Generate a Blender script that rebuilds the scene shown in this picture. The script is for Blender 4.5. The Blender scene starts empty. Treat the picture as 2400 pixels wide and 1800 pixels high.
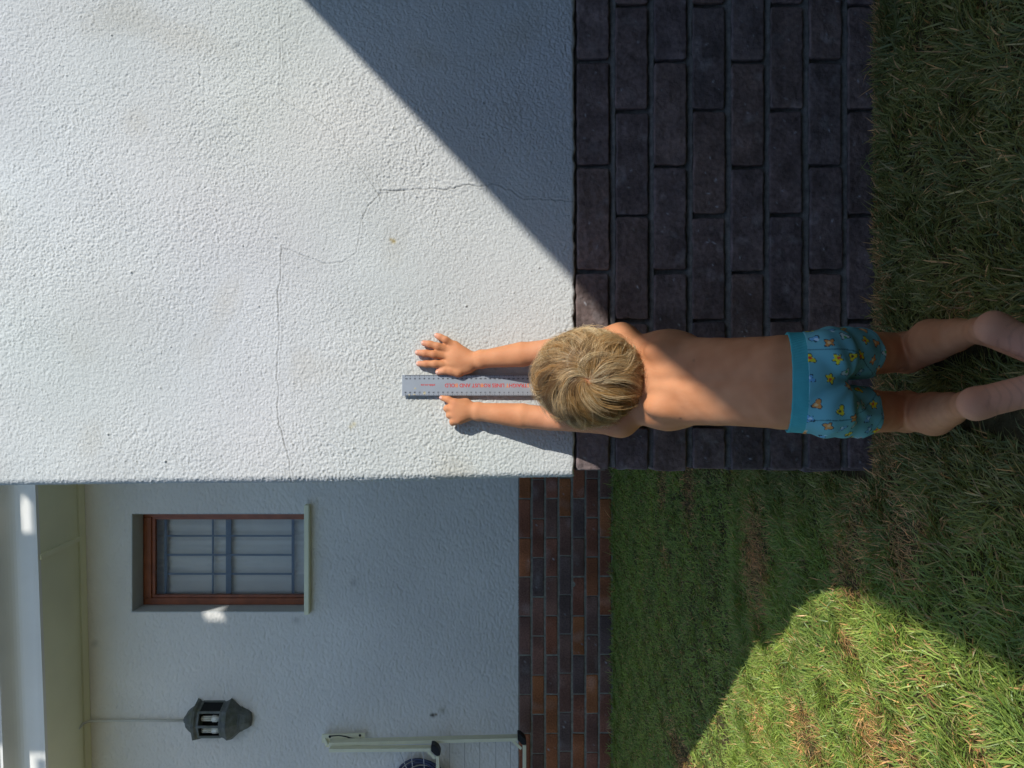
import bpy, bmesh, math, random
import numpy as np
from mathutils import Vector, Matrix

SC = bpy.context.scene
COL = SC.collection
R = math.radians
rng = np.random.default_rng(7)
random.seed(7)

# ---------------------------------------------------------------- camera, sky, sun, exposure
CZ = 0.824            # camera height
F = 1661.0            # focal length in units of a 2212 px wide picture
cam_d = bpy.data.cameras.new("camera")
cam = bpy.data.objects.new("camera", cam_d)
COL.objects.link(cam)
cam_d.sensor_fit = 'HORIZONTAL'
cam_d.sensor_width = 36.0
cam_d.lens = F / 2212 * 36
cam_d.shift_x = 50 / 2212
cam_d.clip_start = 0.02
cam_d.clip_end = 2000
cam.matrix_world = Matrix(((0, 1, 0, 0), (0, 0, -1, 0), (-1, 0, 0, CZ), (0, 0, 0, 1)))
SC.camera = cam

SUN = Vector((-0.9, 1.0, -0.865)).normalized()   # direction the light travels
ELEV = math.asin(-SUN.z)
world = bpy.data.worlds.new("World")
SC.world = world
world.use_nodes = True
wn = world.node_tree
sky = wn.nodes.new('ShaderNodeTexSky')
sky.sky_type = 'NISHITA'
sky.sun_disc = False
sky.sun_elevation = ELEV
sky.sun_rotation = math.atan2(-SUN.x, -SUN.y)
sky.air_density = 1.0
sky.dust_density = 0.4
sky.ozone_density = 2.5
bg = wn.nodes['Background']
bg.inputs['Strength'].default_value = 0.14
wn.links.new(sky.outputs[0], bg.inputs[0])
sun_d = bpy.data.lights.new("sun", 'SUN')
sun_d.energy = 3.75
sun_d.angle = R(0.5)
sun_d.color = (1.0, 0.975, 0.93)
sun = bpy.data.objects.new("sun", sun_d)
COL.objects.link(sun)
sun.rotation_euler = SUN.to_track_quat('-Z', 'Y').to_euler()
sun.location = (3, -4, 6)
SC.view_settings.view_transform = 'Standard'
SC.view_settings.look = 'None'
SC.view_settings.gamma = 1
SC.view_settings.exposure = 0.2


def W(x, y, Y):
    """a point of the 2212-wide picture at distance Y, used while measuring"""
    return Vector(((829.5 - y) / F * Y, Y, CZ - (x - 1056) / F * Y))


# ---------------------------------------------------------------- mesh helpers
def tag(o, label=None, cat=None, group=None, kind=None):
    if label: o['label'] = label
    if cat: o['category'] = cat
    if group: o['group'] = group
    if kind: o['kind'] = kind
    return o


def empty(name, loc, label, cat, group=None):
    o = bpy.data.objects.new(name, None)
    COL.objects.link(o)
    o.location = loc
    o.empty_display_size = 0.1
    return tag(o, label, cat, group)


def link(name, me, mat, parent=None):
    o = bpy.data.objects.new(name, me)
    COL.objects.link(o)
    if mat: me.materials.append(mat)
    if parent is not None:
        o.parent = parent
        o.matrix_parent_inverse = Matrix.Translation(-parent.matrix_basis.translation) if parent.type == 'EMPTY' else \
            (Matrix.Identity(4))
    return o


def np_mesh(name, verts, faces, mat, parent=None, col=None, smooth=True):
    """faces: list of int arrays (n,3) or (n,4)"""
    if not isinstance(faces, list): faces = [faces]
    faces = [f for f in faces if len(f)]
    me = bpy.data.meshes.new(name)
    nv = len(verts)
    me.vertices.add(nv)
    me.vertices.foreach_set('co', np.asarray(verts, dtype=np.float32).ravel())
    loops = np.concatenate([f.ravel() for f in faces]).astype(np.int32)
    sizes = np.concatenate([np.full(len(f), f.shape[1], dtype=np.int32) for f in faces])
    starts = np.concatenate([[0], np.cumsum(sizes)[:-1]]).astype(np.int32)
    me.loops.add(len(loops))
    me.loops.foreach_set('vertex_index', loops)
    me.polygons.add(len(sizes))
    me.polygons.foreach_set('loop_start', starts)
    me.polygons.foreach_set('loop_total', sizes)
    me.update(calc_edges=True)
    me.validate()
    me.polygons.foreach_set('use_smooth', np.full(len(me.polygons), smooth))
    if col is not None:
        a = me.color_attributes.new('Col', 'FLOAT_COLOR', 'POINT')
        c = np.ones((nv, 4), dtype=np.float32)
        c[:, :3] = col
        a.data.foreach_set('color', c.ravel())
    return link(name, me, mat, parent)


def grid_faces(nu, nv, mask=None):
    i = np.arange((nu - 1) * (nv - 1))
    a = i // (nv - 1); b = i % (nv - 1)
    q = np.stack([a * nv + b, (a + 1) * nv + b, (a + 1) * nv + b + 1, a * nv + b + 1], 1)
    if mask is not None: q = q[mask.ravel()]
    return q


class MB:
    """collects shapes into one mesh"""
    def __init__(self): self.bm = bmesh.new()

    def box(self, x0, x1, y0, y1, z0, z1, bev=0.0):
        m = Matrix.Translation(((x0+x1)/2, (y0+y1)/2, (z0+z1)/2)) @ Matrix.Diagonal((abs(x1-x0), abs(y1-y0), abs(z1-z0), 1))
        g = bmesh.ops.create_cube(self.bm, size=1, matrix=m)
        if bev:
            es = list({e for v in g['verts'] for e in v.link_edges})
            bmesh.ops.bevel(self.bm, geom=es, offset=bev, segments=2, affect='EDGES', profile=0.5)
        return self

    def bar(self, a, b, w, d, up=(0, 1, 0), bev=0.0):
        """box of section w x d from a to b, d along 'up'"""
        a = Vector(a); b = Vector(b)
        z = (b - a).normalized(); y = Vector(up); y = (y - z * y.dot(z)).normalized(); x = y.cross(z)
        m = Matrix.Translation((a + b) / 2) @ Matrix((x, y, z)).transposed().to_4x4() @ Matrix.Diagonal((w, d, (b-a).length, 1))
        g = bmesh.ops.create_cube(self.bm, size=1, matrix=m)
        if bev:
            es = list({e for v in g['verts'] for e in v.link_edges})
            bmesh.ops.bevel(self.bm, geom=es, offset=bev, segments=2, affect='EDGES', profile=0.5)
        return self

    def tube(self, pts, r, n=8, caps=True):
        pts = [Vector(p) for p in pts]
        rs = r if isinstance(r, (list, tuple)) else [r] * len(pts)
        rings = []
        ref = None
        for i, p in enumerate(pts):
            t = (pts[min(i+1, len(pts)-1)] - pts[max(i-1, 0)]).normalized()
            if ref is None:
                ref = Vector((0, 0, 1)) if abs(t.z) < .9 else Vector((1, 0, 0))
            u = (ref - t * ref.dot(t)).normalized(); ref = u
            v = t.cross(u)
            rings.append([self.bm.verts.new(p + (u*math.cos(2*math.pi*k/n) + v*math.sin(2*math.pi*k/n)) * rs[i]) for k in range(n)])
        for a, b in zip(rings, rings[1:]):
            for k in range(n):
                self.bm.faces.new((a[k], a[(k+1) % n], b[(k+1) % n], b[k]))
        if caps:
            self.bm.faces.new(rings[0][::-1]); self.bm.faces.new(rings[-1])
        return self

    def poly(self, pts):
        self.bm.faces.new([self.bm.verts.new(p) for p in pts]); return self

    def extrude_profile(self, prof, A, B, close=True):
        """prof: list of (offset vector) added to A and B"""
        a = [self.bm.verts.new(Vector(A) + Vector(p)) for p in prof]
        b = [self.bm.verts.new(Vector(B) + Vector(p)) for p in prof]
        n = len(prof)
        for k in range(n if close else n - 1):
            self.bm.faces.new((a[k], a[(k+1) % n], b[(k+1) % n], b[k]))
        if close:
            self.bm.faces.new(a[::-1]); self.bm.faces.new(b)
        return self

    def ellipsoid(self, c, r, rot=None, seg=12):
        m = Matrix.Translation(c) @ (rot.to_4x4() if rot is not None else Matrix.Identity(4)) @ Matrix.Diagonal((*r, 1))
        bmesh.ops.create_uvsphere(self.bm, u_segments=seg, v_segments=max(6, seg//2+2), radius=1, matrix=m)
        return self

    def build(self, name, mat, parent=None, smooth=False):
        bmesh.ops.recalc_face_normals(self.bm, faces=self.bm.faces[:])
        me = bpy.data.meshes.new(name)
        self.bm.to_mesh(me); self.bm.free()
        if smooth:
            me.polygons.foreach_set('use_smooth', [True] * len(me.polygons))
        return link(name, me, mat, parent)


# ---------------------------------------------------------------- materials
def material(name, base=(0.5, 0.5, 0.5), rough=0.8, spec=0.3, attr=False, var=0.0, var_scale=8.0, bump=0.0, bump_scale=200.0,
             metal=0.0, bump2=0.0, bump2_scale=30.0, sss=0.0, tint=None, tint_scale=3.0, tint_amt=0.5, transl=0.0):
    m = bpy.data.materials.new(name)
    m.use_nodes = True
    nt = m.node_tree; N = nt.nodes; L = nt.links
    b = N['Principled BSDF']
    b.inputs['Roughness'].default_value = rough
    b.inputs['Specular IOR Level'].default_value = spec
    b.inputs['Metallic'].default_value = metal
    tc = N.new('ShaderNodeTexCoord')
    if attr:
        c = N.new('ShaderNodeAttribute'); c.attribute_name = 'Col'; cur = c.outputs['Color']
        if base != (1, 1, 1):
            mx = N.new('ShaderNodeMix'); mx.data_type = 'RGBA'; mx.blend_type = 'MULTIPLY'
            mx.inputs[0].default_value = 1; mx.inputs[7].default_value = (*base, 1)
            L.new(cur, mx.inputs[6]); cur = mx.outputs[2]
    else:
        c = N.new('ShaderNodeRGB'); c.outputs[0].default_value = (*base, 1); cur = c.outputs[0]
    if tint is not None:
        n = N.new('ShaderNodeTexNoise'); n.inputs['Scale'].default_value = tint_scale; n.inputs['Detail'].default_value = 5
        L.new(tc.outputs['Object'], n.inputs['Vector'])
        rp = N.new('ShaderNodeMapRange'); rp.inputs[1].default_value = .45; rp.inputs[2].default_value = .7
        rp.inputs[3].default_value = 0; rp.inputs[4].default_value = tint_amt
        L.new(n.outputs['Fac'], rp.inputs[0])
        mx = N.new('ShaderNodeMix'); mx.data_type = 'RGBA'
        L.new(rp.outputs[0], mx.inputs[0]); L.new(cur, mx.inputs[6]); mx.inputs[7].default_value = (*tint, 1)
        cur = mx.outputs[2]
    if var:
        n = N.new('ShaderNodeTexNoise'); n.inputs['Scale'].default_value = var_scale; n.inputs['Detail'].default_value = 6
        L.new(tc.outputs['Object'], n.inputs['Vector'])
        rp = N.new('ShaderNodeMapRange'); rp.inputs[1].default_value = .25; rp.inputs[2].default_value = .75
        rp.inputs[3].default_value = 1 - var; rp.inputs[4].default_value = 1 + var
        L.new(n.outputs['Fac'], rp.inputs[0])
        hs = N.new('ShaderNodeHueSaturation'); L.new(rp.outputs[0], hs.inputs['Value']); L.new(cur, hs.inputs['Color'])
        cur = hs.outputs[0]
    L.new(cur, b.inputs['Base Color'])
    if bump or bump2:
        prev = None
        for s, k in ((bump2_scale, bump2), (bump_scale, bump)):
            if not k: continue
            n = N.new('ShaderNodeTexNoise'); n.inputs['Scale'].default_value = s; n.inputs['Detail'].default_value = 4
            L.new(tc.outputs['Object'], n.inputs['Vector'])
            bp = N.new('ShaderNodeBump'); bp.inputs['Strength'].default_value = 1; bp.inputs['Distance'].default_value = k
            L.new(n.outputs['Fac'], bp.inputs['Height'])
            if prev: L.new(prev, bp.inputs['Normal'])
            prev = bp.outputs[0]
        L.new(prev, b.inputs['Normal'])
    if sss:
        b.inputs['Subsurface Weight'].default_value = sss
        b.inputs['Subsurface Radius'].default_value = (1.0, .35, .2)
        b.inputs['Subsurface Scale'].default_value = 0.008
    if transl:
        t = N.new('ShaderNodeBsdfTranslucent'); L.new(cur, t.inputs[0])
        ms = N.new('ShaderNodeMixShader'); ms.inputs[0].default_value = transl
        L.new(b.outputs[0], ms.inputs[1]); L.new(t.outputs[0], ms.inputs[2])
        L.new(ms.outputs[0], N['Material Output'].inputs[0])
    return m


M_PLASTER = material('rough_white_plaster', (.60, .612, .588), .92, .12, attr=True, var=.03, var_scale=5, bump=.0011, bump_scale=520)
M_PLASTER_FLAT = material('white_plaster', (.60, .612, .588), .92, .12, var=.03, var_scale=5, bump=.004, bump_scale=120)
M_BRICK = material('dark_brick', (1, 1, 1), .75, .3, attr=True, var=.34, var_scale=110, bump=.0010, bump_scale=600, bump2=.0022, bump2_scale=120)
M_MORTAR = material('dark_mortar', (.19, .182, .165), .95, .1, var=.35, var_scale=80, bump=.002, bump_scale=420)
M_MORTAR_FAR = material('grey_mortar', (.27, .26, .21), .95, .1, var=.3, var_scale=40, bump=.002, bump_scale=200)
M_EAVE = material('cream_eave_paint', (.86, .84, .60), .55, .35, var=.06, var_scale=3)
M_FASCIA = material('white_gutter_paint', (.84, .83, .78), .45, .4, var=.05, var_scale=4)
M_WOOD = material('red_brown_varnished_wood', (.30, .085, .030), .4, .5, var=.3, var_scale=14)
M_SOIL = material('lawn_soil', (.09, .075, .035), .95, .1, var=.4, var_scale=25, tint=(.16, .10, .05), tint_scale=4, tint_amt=.6, bump=.01, bump_scale=60)
M_GRASS = material('grass_blades', (1.35, 1.22, 1.05), .42, .55, attr=True, transl=.36)
M_SKIN = material('tanned_skin', (1, 1, 1), .64, .25, attr=True, var=.06, var_scale=25, sss=.12, bump=.0003, bump_scale=700, bump2=.0010, bump2_scale=55)
M_NAIL = material('fingernail', (.76, .42, .32), .35, .4)
M_HAIR = material('blond_hair', (1, 1, 1), .34, .7, attr=True, transl=.36)
M_CLOTH = material('printed_teal_cotton', (1, 1, 1), .85, .2, attr=True, bump=.0003, bump_scale=1200)
M_BAND = material('teal_elastic', (.07, .40, .42), .7, .25, var=.08, var_scale=60, bump=.0004, bump_scale=900)
M_METAL = material('brushed_aluminium', (.50, .54, .58), .42, .5, metal=.55, var=.06, var_scale=30)
M_BLACKINK = material('black_print', (.02, .02, .025), .6)
M_REDINK = material('red_print', (.62, .06, .05), .6)
M_ORANGEINK = material('orange_print', (.85, .25, .05), .6)
M_CREAMMETAL = material('cream_coated_metal', (.80, .77, .54), .45, .4, var=.05, var_scale=20)
M_BLACKPL = material('black_plastic', (.012, .012, .014), .45, .4)
M_LAMP = material('weathered_green_metal', (.12, .13, .12), .6, .4, var=.35, var_scale=30, tint=(.10, .11, .06), tint_scale=18, tint_amt=.6, bump=.001, bump_scale=150)
M_DARK = material('dark_inside', (.012, .013, .012), .8)
M_BULB = material('white_lamp_tube', (.82, .80, .68), .3, .5)
M_BULBBASE = material('lamp_holder_white', (.70, .76, .82), .4, .4)
M_WHITE = material('white_cable', (.62, .61, .55), .5, .4)
M_STRING = material('grey_line', (.55, .56, .58), .6)
M_STRINGD = material('brown_line', (.20, .17, .15), .7)
M_BARS = material('blue_grey_bars', (.18, .22, .28), .5, .4)
M_CURT = material('grey_net_curtain', (.88, .84, .76), .9, .1, var=.06, var_scale=6)
M_COIL = material('navy_hose', (.02, .03, .08), .4, .5)
M_ROOFT = material('brown_roof_tiles', (.16, .10, .075), .85, var=.2, var_scale=12)

mg = bpy.data.materials.new('window_glass'); mg.use_nodes = True
_n = mg.node_tree
_b = _n.nodes['Principled BSDF']
_b.inputs['Base Color'].default_value = (.92, .94, .95, 1); _b.inputs['Roughness'].default_value = .03
_b.inputs['Transmission Weight'].default_value = 1.0; _b.inputs['IOR'].default_value = 1.2
M_GLASS = mg


# ---------------------------------------------------------------- noise fields
def gfield(shape, sigma_px, seed, aniso=(1, 1)):
    g = np.random.default_rng(seed).standard_normal(shape)
    fx = np.fft.fftfreq(shape[0])[:, None] * aniso[0]; fy = np.fft.rfftfreq(shape[1])[None, :] * aniso[1]
    k = np.exp(-2 * (math.pi * sigma_px) ** 2 * (fx**2 + fy**2))
    o = np.fft.irfft2(np.fft.rfft2(g) * k, s=shape)
    return (o - o.mean()) / o.std()


def plaster_height(shape, step, seed, aniso=(1, 1), rough=1.0):
    s = lambda mm: mm / 1000 / step
    a = gfield(shape, max(.6, s(1.15)), seed, aniso)
    b = gfield(shape, max(.55, s(.8)), seed + 1, aniso)
    c = gfield(shape, s(2.6), seed + 7, aniso)
    big = gfield(shape, s(2.2), seed + 2, aniso)
    lump = np.clip(big - 2.6, 0, 2)
    low = gfield(shape, s(45), seed + 3)
    vlow = gfield(shape, s(140), seed + 4)
    amp = .74 + .22*np.clip(low, -1.5, 1.5) + .16*np.clip(vlow, -1.5, 1.5)
    h = (np.where(a > 0, a*.34, np.maximum(a, -2.2)*.56) * amp + b * .30 + c * .08 + lump * 2.1) * rough + low * .35 + vlow * 1.2
    return h / 1000.0


def dist_polyline(X, Z, pts):
    d = np.full(X.shape, 9.0)
    for (ax, az), (bx, bz) in zip(pts, pts[1:]):
        vx, vz = bx-ax, bz-az
        x0, x1 = min(ax, bx)-.03, max(ax, bx)+.03
        z0, z1 = min(az, bz)-.03, max(az, bz)+.03
        m = (X > x0) & (X < x1) & (Z > z0) & (Z < z1)
        if not m.any(): continue
        px = X[m]-ax; pz = Z[m]-az
        t = np.clip((px*vx+pz*vz)/(vx*vx+vz*vz+1e-12), 0, 1)
        d[m] = np.minimum(d[m], np.hypot(px-t*vx, pz-t*vz))
    return d


def jitter_line(pts, amp, n=5, seed=1):
    r = np.random.default_rng(seed); out = []
    for a, b in zip(pts, pts[1:]):
        for k in range(n):
            t = k / n
            j = 0 if k == 0 else amp
            out.append((a[0]+(b[0]-a[0])*t + r.normal(0, 1)*j, a[1]+(b[1]-a[1])*t + r.normal(0, 1)*j))
    out.append(pts[-1])
    return out


# ================================================================= GROUND
GY = lambda Y: .05 * np.clip((Y - 1.66) / 3.12, 0, 1)
gx = np.array([-400, -60, -12, -5, -3, -2, -1.2, -.6, 0, .5, 1, 2, 4, 12, 60, 400.])
gy = np.array([-400, -60, -12, -4, -1, 0, .6, 1.2, 1.66, 2.2, 3, 4, 4.78, 8, 20, 60, 400.])
XX, YY = np.meshgrid(gx, gy, indexing='ij')
gv = np.stack([XX, YY, GY(YY)-.006], -1).reshape(-1, 3)
lawn = np_mesh('lawn_ground', gv, grid_faces(len(gx), len(gy)), M_SOIL)
tag(lawn, 'bare brown soil of the lawn below the grass', 'ground', kind='structure')

# ================================================================= HOUSE
YW = 1.648       # near wall plane
YF = 4.78        # far wall plane
ZP = 0.640       # top of the brick base
XC = -0.200      # near wall corner
house = empty('house', (1.5, 3.2, 0), 'white rough-plastered house standing on a base of dark and red bricks', 'house')

# --- near plaster wall, fine relief where the camera stands close
step = .0016
u = np.arange(-.045, 1.20, step)          # along the wall from the corner
v = np.arange(0, 1.36, step)              # up from the plaster's lower edge
U, V = np.meshgrid(u, v, indexing='ij')
H = plaster_height(U.shape, step, 11)
Xr = XC + U
P = lambda x, y: ((829.5 - y) / F * YW, CZ - (x - 1056) / F * YW)
cracks = [
    ([(603, -20), (604, 60), (606, 130), (604, 215), (650, 235), (700, 268), (728, 305), (765, 345), (800, 392), (820, 425)], .0007, .75),
    ([(822, 412), (880, 411), (930, 407), (962, 410), (1000, 400), (1040, 402), (1068, 398), (1100, 408), (1130, 430), (1180, 431), (1242, 435)], .0010, 1.0),
    ([(822, 420), (795, 445), (780, 480), (770, 545), (742, 566), (700, 569), (650, 550), (612, 535)], .0008, .75),
    ([(608, 530), (607, 580), (600, 640), (603, 730), (599, 800), (602, 900), (612, 940), (626, 985), (630, 1032)], .0008, .9),
]
colr = np.ones(U.shape + (3,))
lowc = gfield(U.shape, 60, 31); midc = gfield(U.shape, 18, 32)
colr *= (1 + .018 * lowc + .012 * midc)[..., None]
colr[..., 2] *= 1 + .014 * gfield(U.shape, 80, 33)
colr[..., 0] *= 1 + .010 * gfield(U.shape, 50, 34)
stain = np.clip(gfield(U.shape, 26, 35)-1.2, 0, 1.5)[..., None]
colr *= 1 - stain*np.array((.05, .07, .10))
for i, (pl, wd, st) in enumerate(cracks):
    q = [P(*p) for p in pl]
    d = dist_polyline(Xr, ZP + V, jitter_line(q, .0012, 6, 50+i))
    g = np.exp(-(d / (wd*1.2)) ** 2) * st
    brk = np.clip(.75 + .45*gfield(U.shape, 7, 60+i), .6, 1.15)
    H -= g * .0018 * brk * (.5 if i == 0 else 1)
    H += np.exp(-((d-.003) / .0022) ** 2) * .0006 * st
    colr *= (1 - (.44 if i == 0 else .46) * g * brk)[..., None]
d = dist_polyline(Xr, ZP + V, [P(820, 419), P(880, 411)])           # small chipped flake
f = np.clip(1 - d / .0045, 0, 1) * np.clip((Xr - P(0, 426)[0]) / .004, 0, 1)
H -= f * .0014; colr *= (1 - .12 * f)[..., None]
for (x, y, r_, c) in [(850, 521, 5, (.78, .62, .30)), (844, 517, 3, (.75, .6, .35)), (765, 912, 5, (.93, .86, .66)), (758, 918, 4, (.9, .84, .66)),
                      (512, 96, 4, (.7, .7, .7)), (720, 150, 3, (.7, .7, .7)), (250, 185, 4, (.75, .75, .75))]:
    q = P(x, y); g = np.exp(-((Xr-q[0])**2 + (ZP+V-q[1])**2) / (r_/1000)**2)[..., None]
    colr = colr * (1 - g) + colr * np.array(c) * g
H *= np.clip((u[-1]-U)/.12, 0, 1)*np.clip((v[-1]-V)/.12, 0, 1)
rc = .016
lean = -.020 * np.clip(V / 1.24, 0, 1.3)          # the corner leans out slightly towards the top
Yb = np.full(U.shape, YW)
Xb = Xr + lean * np.clip(1 - U / .25, 0, 1)
ang = np.clip(-(U - rc) / rc, 0, math.pi/2)
inc = U < rc
Xb = np.where(inc, XC + lean + rc - rc*np.sin(ang), Xb)
Yb = np.where(inc, YW + rc - rc*np.cos(ang) + np.clip(rc - U - rc*math.pi/2, 0, 1), Yb)
nX = np.where(inc, -np.sin(ang), 0); nY = np.where(inc, -np.cos(ang), -1)
rb = .008
edge = np.clip(1 - V / rb, 0, 1)
Yb = Yb + (1 - np.sqrt(np.clip(1 - edge**2, 0, 1))) * rb
Hd = H * np.clip(V / .012 + .3, 0, 1)
pv = np.stack([Xb + nX*Hd, Yb + nY*Hd, ZP + V + .0012*gfield(U.shape, 4, 44)*edge], -1)
back = pv[:, :1].copy(); back[..., 1] += .03                         # underside of the plaster
pv = np.concatenate([back, pv], 1); cc = np.concatenate([colr[:, :1], colr], 1)
nw = np_mesh('plaster_wall', pv.reshape(-1, 3), grid_faces(pv.shape[0], pv.shape[1]), M_PLASTER, house, cc.reshape(-1, 3))
nw['label'] = 'near sunlit wall of rough white plaster crossed by hairline cracks'
X1 = XC + u[-1]; Z1 = ZP + v[-1]
mb = MB()
mb.box(X1 + .0, 4.0, YW + .0, YW + .11, ZP, 3.3)
mb.box(XC - .021, X1, YW + .0, YW + .11, Z1, 3.3)
mb.box(XC + .018, X1, YW + .022, YW + .11, ZP, Z1)
mb.box(XC - .002, XC + .15, YW + .034, YF - .0, ZP, 3.3)
mb.build('upper_wall', M_PLASTER_FLAT, house)

# --- added unseen screen above near wing: shades the courtyard, holes let sun patches through
def back_to(Pt, Yp):
    t = (Pt.y - Yp) / SUN.y
    q = Pt - SUN * t
    return (q.x, q.z)
Yp = YW + .06
holes = []
holes.append([back_to(W(x, y, 4.305), Yp) for x, y in [(53, 1068), (72, 1090), (74, 1152), (48, 1155), (44, 1092)]])
holes.append([back_to(W(x, y, 4.32), Yp) for x, y in [(79, 1640), (98, 1640), (101, 1700), (82, 1700)]])
hp = [back_to(W(x, y, YF), Yp) for x, y in [(439, 1322), (443, 1341), (489, 1341), (480, 1322)]]
hp.append(back_to(Vector((-1.425, 4.92, CZ + 565/F*4.92)), Yp))
holes.append(hp)
cu = bpy.data.curves.new('shade_screen', 'CURVE'); cu.dimensions = '2D'; cu.fill_mode = 'BOTH'; cu.extrude = .006
for loop in [[(.28, 3.3), (4.0, 3.3), (4.0, 6.3), (.28, 6.3)]] + holes:
    sp = cu.splines.new('POLY'); sp.points.add(len(loop)-1); sp.use_cyclic_u = True
    for k, q in enumerate(loop): sp.points[k].co = (q[0], q[1], 0, 1)
to = bpy.data.objects.new('t', cu); COL.objects.link(to)
to.matrix_world = Matrix.Translation((0, Yp, 0)) @ Matrix.Rotation(R(90), 4, 'X')
bpy.context.view_layer.update()
me = bpy.data.meshes.new_from_object(to.evaluated_get(bpy.context.evaluated_depsgraph_get()))
me.transform(to.matrix_world); me.name = 'shade_screen'
bpy.data.objects.remove(to)
me.materials.clear()
link('shade_screen', me, M_PLASTER_FLAT, house)

# --- unseen wall added on the right, shaped to throw the slanting shadow
EV = 1.9
EE = [(YW - .002, -.449), (-.25, -.449), (-.40, -.463), (-.58, -.482), (-.84, -.480), (-1.02, -.474), (-1.40, -.458), (-5.5, -.455)]
mb = MB()
for (ya, ca), (yb, cb_) in zip(EE, EE[1:]):          # top edge bent to fit the shadow line
    za, zb_ = (EV - ca)/1.04, (EV - cb_)/1.04
    A4 = [(EV, ya, -.1), (EV, ya, za), (EV + .22, ya, za + .02), (EV + .22, ya, -.1)]
    B4 = [(EV, yb, -.1), (EV, yb, zb_), (EV + .22, yb, zb_ + .02), (EV + .22, yb, -.1)]
    for k in range(4): mb.poly([A4[k], A4[(k+1) % 4], B4[(k+1) % 4], B4[k]])
gw = mb.build('shadow_wall', M_MORTAR, None)
tag(gw, 'unseen dark wall added right of the plastered house to cast the slanting shadow', 'wall')

# --- bricks
def brick_rows(rows, Yface, seed, palette, stepb, flecks, name, mat, label, depth=.014, rnd=.0026):
    r = np.random.default_rng(seed)
    V_, C_, F_ = [], [], []
    base = 0
    for (z0, z1, bricks) in rows:
        for (x0, x1) in bricks:
            w = x1-x0; h = z1-z0
            jx0, jx1, jz0, jz1 = r.normal(0, .0008, 4)
            xs = np.concatenate([[0, 0], [rnd*.35, rnd], np.linspace(rnd, w-rnd, max(3, int(w/stepb)))[1:-1], [w-rnd, w-rnd*.35], [w, w]])
            zs = np.concatenate([[0, 0], [rnd*.35, rnd], np.linspace(rnd, h-rnd, max(3, int(h/stepb)))[1:-1], [h-rnd, h-rnd*.35], [h, h]])
            dx = np.zeros(len(xs)); dx[0] = dx[-1] = depth; dx[1] = dx[-2] = rnd*.7; dx[2] = dx[-3] = rnd*.22
            dz = np.zeros(len(zs)); dz[0] = dz[-1] = depth; dz[1] = dz[-2] = rnd*.7; dz[2] = dz[-3] = rnd*.22
            GX, GZ = np.meshgrid(xs, zs, indexing='ij')
            D = np.minimum(dx[:, None] + dz[None, :], depth)
            # rounded corners in plan
            cx = np.minimum(GX, w-GX); cz = np.minimum(GZ, h-GZ); q = .0045
            m = (cx < q) & (cz < q)
            k = np.where(m, np.maximum(0, np.hypot(q-cx, q-cz) / q - 1), 0)
            sx = np.where(GX < w/2, 1, -1); sz = np.where(GZ < h/2, 1, -1)
            nz = gfield(GX.shape, 2.2, int(r.integers(1e9)))
            nf = gfield(GX.shape, .8, int(r.integers(1e9)))
            Yc = Yface + r.normal(0, .0009) + D + (nz*.0005 + nf*.00018) + GX/w*r.normal(0, .001) + GZ/h*r.normal(0, .0012)
            edge_n = gfield(GX.shape, 2.0, int(r.integers(1e9))) * .0006
            px = x0 + GX + sx*k*.006 + edge_n*(cx < .001) + jx0
            pz = z0 + GZ + sz*k*.006 + edge_n*(cz < .001) + jz0
            V_.append(np.stack([px, Yc, pz], -1).reshape(-1, 3))
            c = np.array(palette[r.integers(len(palette))]) * r.uniform(.80, 1.08)
            col = np.ones(GX.shape + (3,)) * c
            pat = gfield(GX.shape, 5, int(r.integers(1e9)))
            col *= (1 + .13*pat)[..., None]
            col *= (1 + .12*np.exp(-np.minimum(cx, cz) / .004))[..., None]           # dusty worn arris
            dust = np.clip(gfield(GX.shape, 3.5, int(r.integers(1e9)))-.9, 0, 1.6)[..., None]
            col = col + dust*np.array((.05, .052, .052))*r.uniform(.2, 1.2)
            for _ in range(r.poisson(flecks)):
                fx, fz = r.uniform(.01, w-.01), r.uniform(.01, h-.01)
                a = r.uniform(0, math.pi); ln = r.uniform(.8, 3.2)
                dd = ((GX-fx)*math.cos(a)+(GZ-fz)*math.sin(a))**2/(ln*.0013)**2 + (-(GX-fx)*math.sin(a)+(GZ-fz)*math.cos(a))**2/.0012**2
                g = np.exp(-dd)[..., None]
                col = col*(1-g) + g*np.array((.62, .64, .66))*r.uniform(.35, 1)
            C_.append(col.reshape(-1, 3))
            F_.append(grid_faces(*GX.shape) + base); base += GX.size
    o = np_mesh(name, np.concatenate(V_), np.concatenate(F_), mat, house, np.concatenate(C_))
    if label: o['label'] = label
    return o


rows = []
odd = .468; XE = -.184
for k in range(8):
    z1 = ZP - .0045 - k*.0834; z0 = z1 - .069
    off = (.016 if k % 2 == 0 else .136)
    off += rng.normal(0, .004)
    js = [off + .2262*i for i in range(-1, 8)]
    js = [j for j in js if j > XE + .03]
    ed = [XE + rng.normal(0, .0015)] + js
    bl = [(a + (.0045 if i else 0), b - .0045) for i, (a, b) in enumerate(zip(ed, ed[1:]))]
    rows.append((z0, z1, bl))
darkp = [(.168, .126, .118), (.178, .130, .120), (.158, .123, .116), (.182, .132, .118), (.166, .126, .122), (.190, .134, .116)]
pl = brick_rows(rows, YW + .004, 5, darkp, .0026, 4.0, 'brick_base', M_BRICK, 'near base of dark charcoal bricks with recessed joints')
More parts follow.
